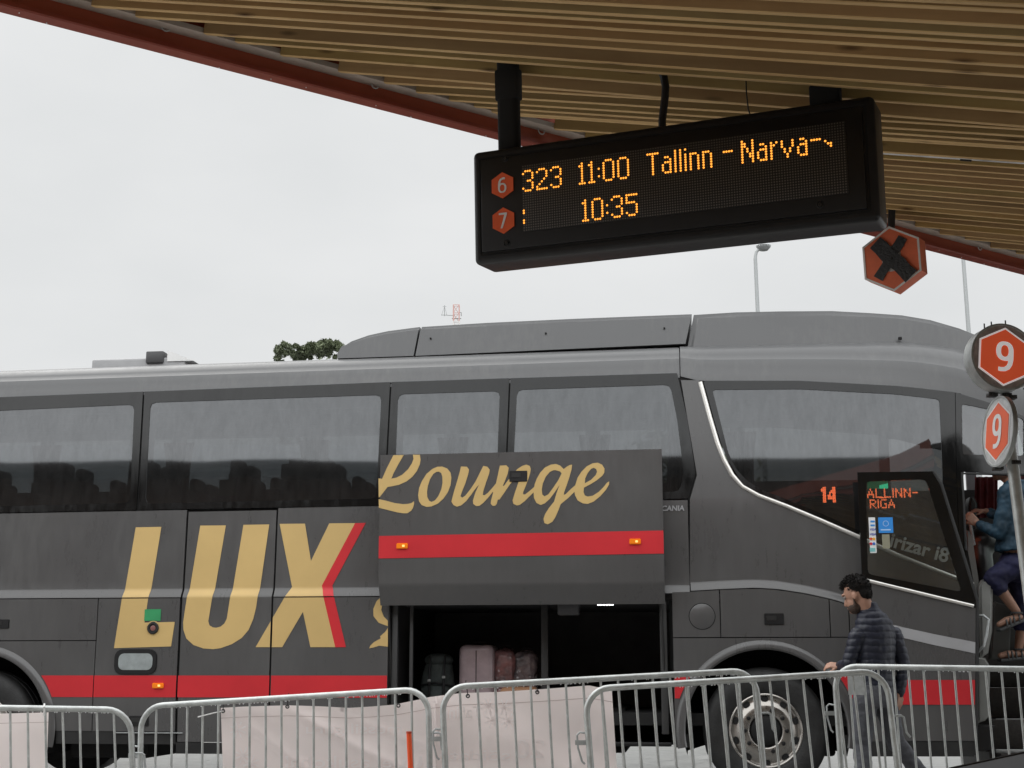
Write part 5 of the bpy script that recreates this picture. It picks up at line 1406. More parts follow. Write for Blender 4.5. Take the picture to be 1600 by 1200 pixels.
def eyelet(root, O, px, py, Yf, tie=None, P0=None):
    c = at(px, py, Yf(px) - .008) - O
    bm = bmesh.new(); lathe(bm, [(.006, 0), (.0075, -.004), (.0125, -.004), (.014, 0)], 16, Matrix.Translation(c)); bmesh.ops.recalc_face_normals(bm, faces=bm.faces); e = obj('eyelet', bm, M['steel_dark'], root)
    if tie:
        bm = bmesh.new(); a = at(tie[0], tie[1] - 10, Yf(px) - .055) - O; b2 = at(tie[0] - .5, tie[1], Yf(px) - .07) - O
        tube(bm, [c, a.lerp(c, .4), b2, at(tie[0], tie[1] - 9, Yf(px) - .062) - O], .0028, 6); obj('zip_tie', bm, M['black'], root)
for px, py, tie in ((348.5, 1111, (350, 1100)), (449, 1104, (451, 1092)), (535.5, 1107, None), (622.5, 1102.5, None), (731, 1087.5, (728, 1072)), (839.5, 1081.5, (838, 1065)), (950, 1059, (950, 1052)), (957, 1167, None)):
    if py != 1059: eyelet(b1, o1, px, py, YB, tie)
bm = bmesh.new(); tube(bm, [at(348, 1111, 9.52) - o1, at(330, 1115, 9.50) - o1, at(309, 1120.5, 9.47) - o1], .004, 6); obj('white_tie', bm, M['white'], b1)
b0, pt0, o0 = banner('banner', 'short end of a white banner behind the leftmost barrier bars', [(-180, 1116), (0, 1115), (76, 1113)], [(-180, 1262), (0, 1262), (71, 1262)], lambda x: 9.25, 40, 20, amp=.008)
bm = bmesh.new(); tube(bm, [at(69, 1118, 9.1) - o0, at(69, 1104, 9.08) - o0, at(69.5, 1100, 9.1) - o0], .006, 8); obj('white_tie', bm, M['white'], b0)
# ghost of the printed side: mirrored letters showing through the vinyl
def ghost(root, O, s, px, py, hpx, Yf, wpx=None):
    bm = text_bm(s, 1, .012); xs = [v.co.x for v in bm.verts]; wd = max(xs) - min(xs)
    sc = hpx; k = (wpx / wd) if wpx else sc
    for v in bm.verts:
        x = px + wpx - (v.co.x - min(xs)) * k if wpx else px - v.co.x * k
        y = py - v.co.z * sc
        v.co = at(x, y, Yf(x, y)) - O
    bmesh.ops.recalc_face_normals(bm, faces=bm.faces)
    return obj('ghost_lettering', bm, M['banner_print'], root, smooth=0)
def on1(x, y):
    tops = [(345, 1106), (380, 1104), (450, 1102), (500, 1103.5), (545, 1106), (580, 1104), (615, 1101), (650, 1094), (672, 1089), (720, 1083), (780, 1081), (850, 1076.5), (920, 1071), (956, 1078)]
    t = (x - 345) / 611; ty = 1106
    for (a, b), (c, d) in zip(tops, tops[1:]):
        if a <= x <= c: ty = b + (d - b) * (x - a) / (c - a)
    s = (y - ty) / (1262 - ty); amp = .032
    f = amp * (math.sin(6.5 * t * 2.1 - 5 * s + 1) * .9 + math.sin(17 * t - 11 * s) * .5 + 1.3 * mnoise.noise(Vector((t * 6, s * 3, 1.7)))) * (.35 + .65 * s)
    return YB(x) + f + crs(t, s) - .007
ghost(b1, o1, 'Tallinn', 690, 1122, 27, on1, 62)
ghost(b1, o1, 'messil guru', 478, 1146, 22, on1, 150)
ghost(b1, o1, 'ujundatakse', 640, 1192, 27, on1, 0.1 or 1) if False else None
ghost(b1, o1, 'sõidate', 685, 1188, 24, on1, 112)
ghost(b1, o1, '20', 805, 1184, 40, on1, 46)
ghost(b1, o1, 'Uuel asukohal', 446, 1199, 26, on1, 214)
for cx_, cy_ in ((763, 1103), (788, 1105), (770, 1125), (795, 1127), (372, 1140), (380, 1180), (392, 1192)):
    P_ = []
    bm = bmesh.new()
    for k in range(4):
        a = k * PI / 4 + .4; dx, dy = 13 * math.cos(a), 13 * math.sin(a); nx, ny = -math.sin(a) * 1.1, math.cos(a) * 1.1
        bm.faces.new([bm.verts.new(at(x, y, on1(x, y) - .001 * k) - o1) for x, y in ((cx_ - dx - nx, cy_ - dy - ny), (cx_ + dx - nx, cy_ + dy - ny), (cx_ + dx + nx, cy_ + dy + ny), (cx_ - dx + nx, cy_ - dy + ny))])
    bmesh.ops.recalc_face_normals(bm, faces=bm.faces); obj('ghost_pattern', bm, M['banner_print'], b1, smooth=0)

# orange post in front of the banner
bm = bmesh.new(); a = at(639, 1146, 8.6); b = at(641.5, 1200, 8.6); d = (b - a) / (b.z - a.z); foot = a + d * (0 - a.z)
prof = [a + d * (z - a.z) for z in lin(0, a.z, 8)]
tube(bm, [p - foot for p in prof], .0155, 12); bmesh.ops.recalc_face_normals(bm, faces=bm.faces)
o = obj('marker_post', bm, M['orange_post'], None, loc=foot); tag(o, 'thin bright orange post standing in front of the long white banner', 'marker post')
bm = bmesh.new(); tube(bm, [a - foot, a - foot + Vector((0, 0, .012))], .0165, 12); obj('post_cap', bm, mat('dark_orange', (.45, .05, .02), .5), o)
bm = bmesh.new(); bx(bm, (0, 0, .02), (.26, .26, .04), bev=.01); obj('post_base', bm, M['rubber'], o)

# ================================================================== platform sign 9
YP = 7.5
pa, pb = at(1583, 731, YP), at(1612, 960, YP); ax = (pa - pb).normalized(); pz = pb + ax * ((.12 - pb.z) / ax.z)
psign = thing('platform_sign', 'platform sign post with two round grey boards bearing red hexagons with white figure nine', 'sign', pz)
top = at(1560, 520, YP)
bm = bmesh.new(); tube(bm, [Vector((0, 0, 0)), pa - pz, at(1568, 622, YP) - pz + Vector((0, .02, 0))], .031, 20); obj('pole', bm, M['galv'], psign, smooth=60)
bm = bmesh.new(); bx(bm, (0, 0, .012), (.3, .3, .024), bev=.006); obj('base_plate', bm, M['galv'], psign)
def disc(name, cpx, rad, yaw, roll, depth, Yd, hexr, dig_h, facem, tiltx=0):
    c = at(*cpx, Yd)
    Mx = Matrix.Translation(c - pz) @ Matrix.Rotation(yaw, 4, 'Z') @ Matrix.Rotation(roll, 4, 'Y') @ Matrix.Rotation(tiltx, 4, 'X')
    bm = bmesh.new(); lathe(bm, [(0, .0), (rad * .93, .0), (rad * .945, -.004), (rad, -.004), (rad * 1.0, .012), (rad * .985, .02), (rad * .985, depth - .02), (rad, depth - .012), (rad, depth), (rad * .94, depth), (0, depth)], 64, Mx)
    bmesh.ops.recalc_face_normals(bm, faces=bm.faces); d = obj(name, bm, M['galv_dull'], psign, smooth=40)
    bm = bmesh.new(); lathe(bm, [(0, -.001), (rad * .93, -.001), (rad * .93, .001)], 56, Mx); bmesh.ops.recalc_face_normals(bm, faces=bm.faces); obj('face_plate', bm, facem, d, smooth=30)
    hx = lambda r: [(r * math.sin(k * PI / 3), r * math.cos(k * PI / 3)) for k in range(6)]
    wm, rm = (M['added_glow_white'], M['added_glow_red']) if name == 'round_box' else (M['hexwhite'], M['hexred'])
    for nm, r, y, m_ in (('hexagon_border', hexr, -.0025, wm), ('hexagon', hexr * .93, -.0045, rm)):
        bm = flat([hx(r)]); bmesh.ops.translate(bm, vec=(0, y, 0), verts=bm.verts); bmesh.ops.transform(bm, matrix=Mx, verts=bm.verts); hh = obj(nm, bm, m_, d, smooth=0)
    bm = digit_bm(nine, dig_h, .165); bmesh.ops.translate(bm, vec=(0, -.0065, 0), verts=bm.verts); bmesh.ops.transform(bm, matrix=Mx, verts=bm.verts); obj('number', bm, wm, d, smooth=0)
    return d, Mx
galv_face = mat('mottled_zinc', (.50, .51, .52), .42, .35, col2=(.66, .67, .68), scale=26, bump=.1, bscale=60)
warm_face = mat('mottled_zinc_red', (.38, .32, .32), .38, .35, col2=(.52, .46, .46), scale=30, bump=.1, bscale=60)
d1_, mx1 = disc('round_box', (1569, 557.5), .184, math.radians(6), math.radians(7), .095, YP - .10, .163, .168, warm_face, math.radians(-2))
d2_, mx2 = disc('round_plate', (1559, 674), .190, math.radians(-84), math.radians(4), .022, YP - .07, .165, .185, galv_face, math.radians(-5))
for (px, py) in ((1552, 616), (1574, 617), (1582, 620), (1561, 731), (1588, 722)):
    bm = bmesh.new(); c = at(px, py, YP - .03) - pz; lathe(bm, [(0, -.012), (.008, -.012), (.009, .004)], 8, Matrix.Translation(c)); bx(bm, c + Vector((0, .02, 0)), (.05, .05, .022), bev=.004); obj('clamp', bm, M['steel_dark'], psign)
for px, py in ((1549, 506), (1571, 504), (1538, 509)):
    bm = bmesh.new(); c = at(px, py, YP - .02) - pz; tube(bm, [c - Vector((0, 0, .02)), c + Vector((0, 0, .012))], .004, 6); obj('box_screw', bm, M['steel_dark'], psign)

# unidentified dark flat-topped object in the near corner
A, B, C_ = at(1483, 1202, 5.2), at(1606, 1175.5, 5.2), at(1760, 1140, 5.2)
bm = bmesh.new()
dirv = (C_ - A); n_ = Vector((dirv.y, -dirv.x, 0)).normalized()
if n_.y > 0: n_ = -n_
base = Vector((A.x, A.y, 0))
tp = [A, B, C_]
V0 = [bm.verts.new(p - base) for p in tp] ; V1 = [bm.verts.new(p - base + n_ * .4 + Vector((0, 0, .0))) for p in tp]
W0 = [bm.verts.new(Vector((p.x, p.y, .12)) - base) for p in tp]; W1 = [bm.verts.new(Vector((p.x, p.y, .12)) - base + n_ * .4) for p in tp]
for j in range(2):
    bm.faces.new((V0[j], V0[j + 1], V1[j + 1], V1[j])); bm.faces.new((W0[j], W0[j + 1], V0[j + 1], V0[j])); bm.faces.new((V1[j], V1[j + 1], W1[j + 1], W1[j]))
bm.faces.new((W0[0], V0[0], V1[0], W1[0])); bm.faces.new((V0[2], W0[2], W1[2], V1[2]))
bmesh.ops.recalc_face_normals(bm, faces=bm.faces)
o = obj('dark_corner_object', bm, M['black'], None, smooth=0, loc=base); tag(o, 'black slanting edge of an unidentified object cutting across the bottom right corner', 'bench')  # bench category is only a guess, the object is unidentified
bm = bmesh.new(); tube(bm, [p - base for p in tp], .006, 8); obj('edge_trim', bm, M['steel_dark'], o)

# ================================================================== luggage in the open bay
def place_bay(px, py, v): 
    pr = lambda u, z: v
    u, z = UZ(px, py, pr); return BM @ Vector((u, v, z))
zf = zb1 + .02
def bay_thing(name, label, cat, px, v):
    p = place_bay(px, 1060, v); p.z = zf; return thing(name, label, cat, p, -BA)
sc_ = 1 / 181.0
t = bay_thing('backpack', 'dark green grey hiking backpack standing at the left of the luggage bay', 'backpack', 686, .75)
blob('pack_body', [('l', [((0, 0, .02), (.145, 0, 0), (0, .11, 0)), ((0, 0, .10), (.165, 0, 0), (0, .13, 0)), ((-.01, 0, .35), (.165, 0, 0), (0, .13, 0)), ((-.01, 0, .55), (.15, 0, 0), (0, .12, 0)), ((.0, 0, .66), (.125, 0, 0), (0, .11, 0)), ((.01, 0, .71), (.08, 0, 0), (0, .07, 0))]), ('e', (0, -.11, .30), (.12, .06, .17))], .012, M['backpack'], t, 8)
blob('top_lid', [('e', (.0, -.01, .70), (.135, .12, .065))], .012, M['backpack'], t, 4)
bm = bmesh.new()
for dx in (-.06, .07): tube(bm, [(dx, -.10, .74), (dx, -.15, .62), (dx, -.165, .40), (dx * 1.1, -.16, .18), (dx, -.12, .05)], .011, 6)
tube(bm, [(-.15, -.08, .48), (0, -.16, .50), (.15, -.08, .47)], .009, 6)
obj('strap', bm, M['strap'], t)
bm = bmesh.new(); bx(bm, (-.06, -.172, .52), (.03, .014, .022), bev=.004); bx(bm, (.07, -.172, .55), (.03, .014, .022), bev=.004); obj('buckle', bm, M['galv_dull'], t)
t = bay_thing('shoulder_bag', 'small dark bag squeezed between backpack and pink suitcase', 'bag', 716, .85)
blob('bag_body', [('e', (0, 0, .24), (.07, .12, .26)), ('e', (0, -.02, .45), (.05, .08, .06))], .012, mat('dark_bag', (.02, .02, .022), .7, var=.3), t, 6)
bm = bmesh.new(); tube(bm, [(-.02, -.06, .46), (0, -.10, .52), (.03, -.06, .47)], .012, 6); obj('bag_handle', bm, M['strap'], t)
bm = bmesh.new(); bx(bm, (.0, -.11, .36), (.04, .012, .05), bev=.006); obj('bag_tag', bm, mat('cream_tag', (.45, .43, .38), .6), t)
def suitcase(name, label, px, v, wd, ht, dp, m, seam=True):
    t = bay_thing(name, label, 'suitcase', px, v)
    bm = bmesh.new(); bx(bm, (0, 0, .05 + ht / 2), (wd, dp, ht), bev=.055, seg=5)
    bmesh.ops.subdivide_edges(bm, edges=[e for e in bm.edges if e.calc_length() > .2], cuts=6)
    for v_ in bm.verts: v_.co += Vector((0, 0, 0)) + v_.co.normalized() * .006 * mnoise.noise(v_.co * 9)
    obj('case_shell', bm, m, t, smooth=50)
    bm = bmesh.new(); z = .05 + ht
    tube(bm, [(-.07, 0, z - .01), (-.065, 0, z + .025), (.065, 0, z + .025), (.07, 0, z - .01)], .011, 8); obj('carry_handle', bm, M['strap'], t)
    for sx in (-1, 1):
        for sy in (-1, 1):
            bm = bmesh.new(); g = bmesh.ops.create_uvsphere(bm, u_segments=12, v_segments=8, radius=.028)['verts']; bmesh.ops.translate(bm, vec=(sx * (wd / 2 - .06), sy * (dp / 2 - .05), .028), verts=g); obj('castor', bm, M['black'], t)
    if seam:
        bm = bmesh.new(); bx(bm, (0.0, -dp / 2 - .001, .05 + ht / 2), (.008, .008, ht - .1)); obj('seam', bm, mat(name + '_seam', tuple(c * .5 for c in (.2, .16, .17)), .6), t)
    return t
p_top = UZ(748, 1006, lambda u, z: .65)[1] - zf
suitcase('suitcase', 'tall pale pink suitcase wrapped in film in the middle of the luggage bay', 749, .75, .315, p_top - .06, .42, M['pinkcase'])
p_top = UZ(800, 1013, lambda u, z: .65)[1] - zf
def soft_case(label, px, wd, ht, m, v):
    t = bay_thing('suitcase', label, 'suitcase', px, v)
    def crump(co, no): return co + no * (.016 * mnoise.noise(co * 7) + .010 * mnoise.noise(co * 19) + .004 * mnoise.noise(co * 48))
    blob('case_body', [('b', (0, 0, .05 + ht / 2), (wd, .38, ht), None, .06), ('e', (wd * .1, 0, .03 + ht), (wd * .36, .15, .04))], .011, m, t, 5, disp=crump)
    bm = bmesh.new(); z = .055 + ht; tube(bm, [(-.05, -.02, z - .01), (-.045, -.03, z + .03), (.05, -.03, z + .03), (.055, -.02, z - .01)], .010, 8); obj('carry_handle', bm, M['strap'], t)
    for sx in (-1, 1):
        bm = bmesh.new(); g = bmesh.ops.create_uvsphere(bm, u_segments=12, v_segments=8, radius=.03)['verts']; bmesh.ops.translate(bm, vec=(sx * (wd / 2 - .05), -.12, .03), verts=g); obj('castor', bm, M['black'], t)
    return t
soft_case('film wrapped dark suitcase with reddish picture print beside the pink suitcase', 790, .20, p_top - .06, M['patterncase'], .80)
soft_case('film wrapped grey patterned suitcase at the right end of the luggage row', 823, .215, p_top - .08, mat('grey_pattern_shell', (.05, .05, .058), .22, col2=(.30, .22, .22), scale=7, coat=.7), .84)
t = bay_thing('travel_box', 'low tan bag lying in front of the patterned suitcases', 'box', 812, .42)
blob('bag_body', [('b', (0, 0, .24), (.34, .24, .46), None, .05)], .014, M['tancase'], t, 6)
bm = bmesh.new(); tube(bm, [(-.06, -.02, .47), (-.05, -.02, .52), (.05, -.02, .52), (.06, -.02, .47)], .012, 6); obj('bag_handle', bm, M['strap'], t)

# ================================================================== people
def person_world(name, label, foot):
    return thing(name, label, 'person', foot)
# --- man in a quilted jacket, walking left past the door, seen from behind
YM = 10.35
foot = at(1350, 1290, YM); foot = Vector((at(1365, 1040, YM).x, YM, 0))
man = person_world('person', 'bearded man in navy quilted jacket and grey jeans walking left past the coach', foot)
J = lambda px, py, dy=0: at(px, py, YM + dy) - foot
hip = J(1368, 1093); neck = J(1356, 950); headc = J(1339, 930, .0)
# body: head, neck, trunk core, hands, legs in one skin
fwd = Vector((-.77, .64, 0)).normalized(); side = Vector((.64, .77, 0)).normalized()      # facing left and away; side = his right
upv = Vector((0, 0, 1))
Hq = Matrix((fwd, -side, upv)).transposed()            # head axes: x forward, y left, z up
tiltq = Matrix.Rotation(math.radians(22), 3, 'Y')      # looking down
HM = (Hq @ tiltq)
hd = headc
def hp3(x, y, z): return hd + HM @ Vector((x, y, z))
HQ = HM.to_quaternion()
hand_l = J(1309, 1040, .05)
body = [('e', hp3(-.012, 0, .025), (.098, .075, .098), HQ), ('e', hp3(.035, 0, -.045), (.062, .056, .075), HQ), ('e', hp3(.066, 0, -.085), (.036, .038, .030), HQ),
        ('c', hp3(.088, 0, .012), hp3(.108, 0, -.030), .010, .015), ('e', hp3(.088, 0, -.062), (.018, .026, .012), HQ), ('e', hp3(.085, 0, .035), (.02, .05, .014), HQ),
        ('e', hp3(-.012, .074, -.012), (.020, .012, .030), HQ), ('e', hp3(-.015, -.076, -.015), (.026, .012, .036), HQ),
        ('c', hp3(-.030, 0, -.05), neck + Vector((.012, 0, -.06)), .052, .055), ('c', neck + Vector((.02, 0, -.16)), hip + Vector((0, 0, .1)), .07, .09)]
man_shoulder_l = J(1334, 985, -.06); man_shoulder_r = J(1402, 984, .06)
el_l = J(1326, 1038, -.05); wr_l = J(1313, 1041, .06)
el_r = J(1411, 1036, .05); wr_r = J(1406, 1082, .02)
body += [('c', man_shoulder_l + Vector((.05, 0, -.07)), el_l, .034, .034), ('c', el_l, wr_l, .034, .026), ('c', man_shoulder_r + Vector((-.05, 0, -.07)), el_r, .034, .034), ('c', el_r, wr_r, .034, .026)]
def hand(wr, d, pn, curl=.5, s=1):
    """palm and five bent fingers; d: hand direction, pn: back-of-hand normal"""
    d = d.normalized(); pn = (pn - d * pn.dot(d)).normalized(); sd_ = d.cross(pn); out = []
    pc = wr + d * .045 * s
    for k in range(4):
        r0 = wr + d * .012 * s + sd_ * (k - 1.5) * .017 * s; r1 = wr + d * .085 * s + sd_ * (k - 1.5) * .0205 * s
        out.append(('c', r0, r1, .0135 * s, .0115 * s))
        L1, L2 = ((.040, .034), (.045, .038), (.042, .036), (.033, .028))[k]
        dd = (d * math.cos(curl) - pn * math.sin(curl)); r2_ = r1 + dd * L1 * s; dd2 = (d * math.cos(curl * 2.1) - pn * math.sin(curl * 2.1)); r3 = r2_ + dd2 * L2 * s
        out += [('c', r1, r2_, .0095 * s, .0085 * s), ('c', r2_, r3, .0085 * s, .0065 * s)]
    t0 = wr + d * .03 * s - sd_ * .026 * s; t1 = t0 + (d * .6 - sd_ * .7 - pn * .2).normalized() * .042 * s; t2 = t1 + (d * .9 - sd_ * .2 - pn * .4).normalized() * .034 * s
    out += [('c', t0, t1, .0125 * s, .0105 * s), ('c', t1, t2, .0105 * s, .008 * s)]
    return out
body += hand(wr_l, Vector((-.95, .2, .12)), Vector((0, -.6, .8)), .55, .82) + hand(wr_r, Vector((-.1, .1, -1)), Vector((.7, -.7, 0)), .4)
# legs
kn_l = J(1347, 1165, -.02); an_l = J(1352, 1272, -.05); kn_r = J(1400, 1160, .06); an_r = J(1441, 1212, .10)
hipl, hipr = J(1352, 1092, -.05), J(1381, 1092, .05)
body += [('c', hipl, kn_l, .07, .05), ('c', kn_l, an_l, .048, .036), ('c', hipr, kn_r, .07, .05), ('c', kn_r, an_r, .048, .036)]
blob('body', body, .0055, M['skin'], man, 2, .4)
# short dark hair: a close cap plus many fine locks, and a trimmed beard
hairp = [('e', hp3(-.034, 0, .046), (.087, .0785, .088), HQ), ('e', hp3(-.064, 0, .0), (.048, .066, .066), HQ), ('e', hp3(.038, 0, .098), (.046, .052, .030), HQ), ('e', hp3(-.005, 0, .112), (.066, .055, .034), HQ)]
hr = blob('hair', hairp, .006, M['hair'], man, 2, .4)
rh = random.Random(5); bm = bmesh.new(); bm.from_mesh(hr.data); src = [(v.co.copy(), v.normal.copy()) for v in bm.verts]
for k in range(1700):
    c, n_0 = rh.choice(src); lc = HM.transposed() @ (c - hd)
    topness = max(0, min(1, (lc.z - .0) / .09)); L_k = .006 + .017 * topness * rh.uniform(.5, 1.2)
    if lc.x > .028 and lc.z < .078: continue
    d_ = (n_0 * rh.uniform(.4, 1) + HM @ Vector((rh.uniform(-.3, .9), rh.uniform(-.6, .6), rh.uniform(-.5, .5)))).normalized(); w_ = d_.cross(Vector((rh.gauss(0, 1), rh.gauss(0, 1), rh.gauss(0, 1)))).normalized() * .0028
    m_ = c + d_ * L_k * .6 + n_0 * .002; e_ = c + d_ * L_k - Vector((0, 0, .25 * L_k))
    V_ = [bm.verts.new(q) for q in (c - w_ - n_0 * .002, c + w_ - n_0 * .002, m_ + w_ * .8, m_ - w_ * .8, e_)]
    bm.faces.new((V_[0], V_[1], V_[2], V_[3])); bm.faces.new((V_[3], V_[2], V_[4]))
bm.to_mesh(hr.data); bm.free()
stub = mat('beard_stubble', (.020, .014, .011), .7, col2=(.10, .058, .04), scale=90)
blob('beard', [('e', hp3(.040, 0, -.074), (.0625, .0575, .050), HQ), ('c', hp3(.004, .062, -.012), hp3(.018, .057, -.075), .006, .012), ('c', hp3(.004, -.062, -.012), hp3(.018, -.057, -.075), .006, .012), ('e', hp3(.092, 0, -.050), (.012, .024, .006), HQ)], .006, stub, man, 2, .4)
bm = bmesh.new()
for s_ in (1, -1):
    g = bmesh.ops.create_uvsphere(bm, u_segments=10, v_segments=8, radius=.012)['verts']; bmesh.ops.translate(bm, vec=hp3(.079, .034 * s_, .012), verts=g)
obj('eyes', bm, mat('eye', (.25, .22, .2), .2), man)
# quilted jacket: lofted trunk plus sleeves, horizontal baffles pressed in
X_ = Vector((.93, .36, 0)); Y_ = Vector((-.36, .93, 0))
def ring(px0, px1, py, th, dy=0):
    c = J((px0 + px1) / 2, py, dy); w_ = (J(px1, py, dy) - J(px0, py, dy)).length / 2 
    return (c, X_ * w_ / .955, Y_ * th)
trunk = [ring(1346, 1368, 941, .060), ring(1343, 1374, 951, .068), ring(1339, 1386, 961, .085), ring(1336, 1395, 971, .102), ring(1335, 1399, 985, .112), ring(1336, 1399, 1005, .118), ring(1338, 1398, 1030, .116), ring(1340, 1398, 1055, .113), ring(1342, 1399, 1075, .114), ring(1344, 1399, 1086, .110)]
def limb(a, b, r0, r1): return ('c', a, b, r0, r1)
jk = [('l', trunk), limb(man_shoulder_l + Vector((.025, 0, -.035)), el_l, .060, .050), limb(el_l, wr_l, .048, .036), limb(man_shoulder_r + Vector((-.025, 0, -.035)), el_r, .060, .050), limb(el_r, wr_r, .048, .036)]
zt_, zb_ = J(1360, 952).z, J(1360, 1086).z
def quilt(co, no):
    ph = (co.z - zb_) / .049 + .06 * math.sin(co.x * 30 + co.z * 11)
    g = abs(math.sin(PI * ph)) ** .55
    wob = .004 * mnoise.noise(co * 26)
    return co + no * ((g - .6) * .0068 + wob) if co.z < zt_ - .015 else co
blob('jacket', jk, .006, M['puffer'], man, 3, .4, disp=quilt)
blob('collar', [('l', [(neck + Vector((.014, .01, -.055)), X_ * .092, Y_ * .085), (neck + Vector((.008, .01, .0)), X_ * .074, Y_ * .072), (neck + Vector((.004, .01, .040)), X_ * .066, Y_ * .066)])], .009, M['puffer'], man, 3)
def crease(co, no): return co + no * (.006 * mnoise.noise(Vector((co.x * 9, co.y * 9, co.z * 22))) + .004 * mnoise.noise(co * 40))
jeans = [('l', [(J(1369, 1070), X_ * .155, Y_ * .115), (J(1368, 1092), X_ * .165, Y_ * .125), (J(1367, 1105), X_ * .165, Y_ * .12)]), limb(hipl, kn_l, .092, .066), limb(kn_l, an_l, .066, .056), limb(hipr, kn_r, .092, .066), limb(kn_r, an_r, .066, .056)]
blob('jeans', jeans, .009, M['jeans'], man, 4, .5, disp=crease)
ft = Vector((-.9, .42, 0)).normalized()
for nm, an, dn in (('shoe', an_l, Vector((ft.x, ft.y, -.25))), ('shoe', an_r, Vector((.35, -.1, -.95)))):
    dn = dn.normalized(); b_ = an + Vector((.02, 0, -.05)) if dn.z > -.5 else an
    blob(nm, [('c', b_ - dn * .04, b_ + dn * .10, .042, .036), ('c', b_ + dn * .08, b_ + dn * .17, .040, .026)], .008, M['shoe'], man, 3)

# --- passenger in blue climbing the coach steps, half hidden by the sign post
YW = 12.0
footw = Vector((at(1590, 1000, YW).x, YW, .84))
wom = person_world('person', 'passenger in blue jacket, navy trousers and sandals climbing into the coach', footw)
K = lambda px, py, dy=0: at(px, py, YW + dy) - footw
hd2 = K(1567, 731, .08)
sh_l, sh_r = K(1576, 770, -.12), K(1600, 765, .16)
elw, wrw = K(1560, 832, -.10), K(1526, 818, .05)
elr, wrr = K(1575, 812, .2), K(1541, 799, .25)
hpw = K(1592, 880); knl = K(1552, 905, -.05); anl = K(1588, 955, .0); knr = K(1600, 950, .12); anr = K(1592, 1012, .14)
bw = [('e', hd2, (.085, .078, .112)), ('e', hd2 + Vector((-.05, 0, -.06)), (.045, .05, .05)), ('c', hd2 + Vector((-.085, 0, .01)), hd2 + Vector((-.10, 0, -.025)), .010, .014), ('c', hd2 + Vector((.01, 0, -.07)), K(1590, 760), .05, .06),
      ('c', K(1590, 775), hpw, .11, .12), ('c', sh_l, elw, .04, .036), ('c', elw, wrw, .034, .028), ('c', sh_r, elr, .04, .036), ('c', elr, wrr, .034, .028),
      ('c', hpw + Vector((-.05, -.06, 0)), knl, .075, .056), ('c', knl, anl, .056, .036), ('c', hpw + Vector((0, .08, 0)), knr, .075, .056), ('c', knr, anr, .054, .036)]
bw += hand(wrw, Vector((-.5, .2, .6)), Vector((-.4, -.8, .2)), .8) + hand(wrr, Vector((-.9, .1, .1)), Vector((0, -.3, .9)), .5)
for an, dn in ((anl, Vector((-.93, -.1, -.36))), (anr, Vector((-.95, -.1, -.1)))):
    dn = dn.normalized(); bw += [('c', an + Vector((.02, 0, -.05)), an + dn * .10 + Vector((0, 0, -.045)), .034, .032), ('c', an + dn * .10 + Vector((0, 0, -.045)), an + dn * .17 + Vector((0, 0, -.05)), .034, .024)]
blob('body', bw, .0065, M['skin_tan'], wom, 2, .4)
blob('hair', [('e', hd2 + Vector((.03, 0, .04)), (.085, .086, .09)), ('e', hd2 + Vector((.07, 0, -.03)), (.05, .075, .09))], .01, mat('grey_brown_hair', (.10, .075, .055), .6, var=.4, scale=40), wom, 3)
def crz2(co, no): return co + no * (.015 * mnoise.noise(Vector((co.x * 9, co.y * 9, co.z * 16))) + .007 * mnoise.noise(co * 31))
blob('jacket', [('l', [(K(1588, 752), X_ * .09, Y_ * .10), (K(1589, 768), X_ * .17, Y_ * .15), (K(1590, 800), X_ * .18, Y_ * .16), (K(1588, 845), X_ * .17, Y_ * .16), (K(1586, 862), X_ * .18, Y_ * .165)]), limb(sh_l, elw, .072, .06), limb(elw, wrw + (elw - wrw) * .2, .058, .042), limb(sh_r, elr, .07, .058), limb(elr, wrr + (elr - wrr) * .2, .056, .042)], .01, M['bluejacket'], wom, 4, .5, disp=crz2)
blob('trousers', [('e', hpw + Vector((.0, 0, -.02)), (.17, .16, .15)), limb(hpw + Vector((-.05, -.06, -.02)), knl + Vector((.0, 0, .0)), .105, .082), limb(knl, knl.lerp(anl, .22), .082, .078), limb(hpw + Vector((0, .08, 0)), knr, .105, .08), limb(knr, knr.lerp(anr, .45), .08, .07)], .01, M['navy'], wom, 4, .5, disp=crz2)
for an, dn in ((anl, Vector((-.93, -.1, -.36))), (anr, Vector((-.95, -.1, -.1)))):
    dn = dn.normalized(); up2 = Vector((-dn.z * -1 * .0, 0, 1)); o2 = an + Vector((.02, 0, -.05))
    bm = bmesh.new(); sole = Matrix.Translation(o2 + dn * .07 + Vector((0, 0, -.036))) @ dn.to_track_quat('X', 'Z').to_matrix().to_4x4()
    g = bx(bm, (0, 0, 0), (.27, .085, .026), bev=.012); bmesh.ops.transform(bm, matrix=sole, verts=bm.verts)
    s_ = obj('sandal', bm, M['sandal'], wom)
    for k, f_ in enumerate((.13, .095, .06, .01)):
        bm = bmesh.new(); c = o2 + dn * f_ + Vector((0, 0, .0)); r_ = .040
        tube(bm, [c + Vector((0, r_ * math.cos(a), -.02 + (r_ + .012) * math.sin(a))) for a in lin(-.3, PI + .3, 10)], .0085, 6); obj('sandal_strap', bm, M['sandal'], s_)
    bm = bmesh.new(); c = an + Vector((0, 0, -.015)); tube(bm, [c + Vector((.048 * math.cos(a), .045 * math.sin(a), 0)) for a in [2 * PI * i / 14 for i in range(14)]], .0075, 6, closed=True); obj('sandal_strap', bm, M['sandal'], s_)

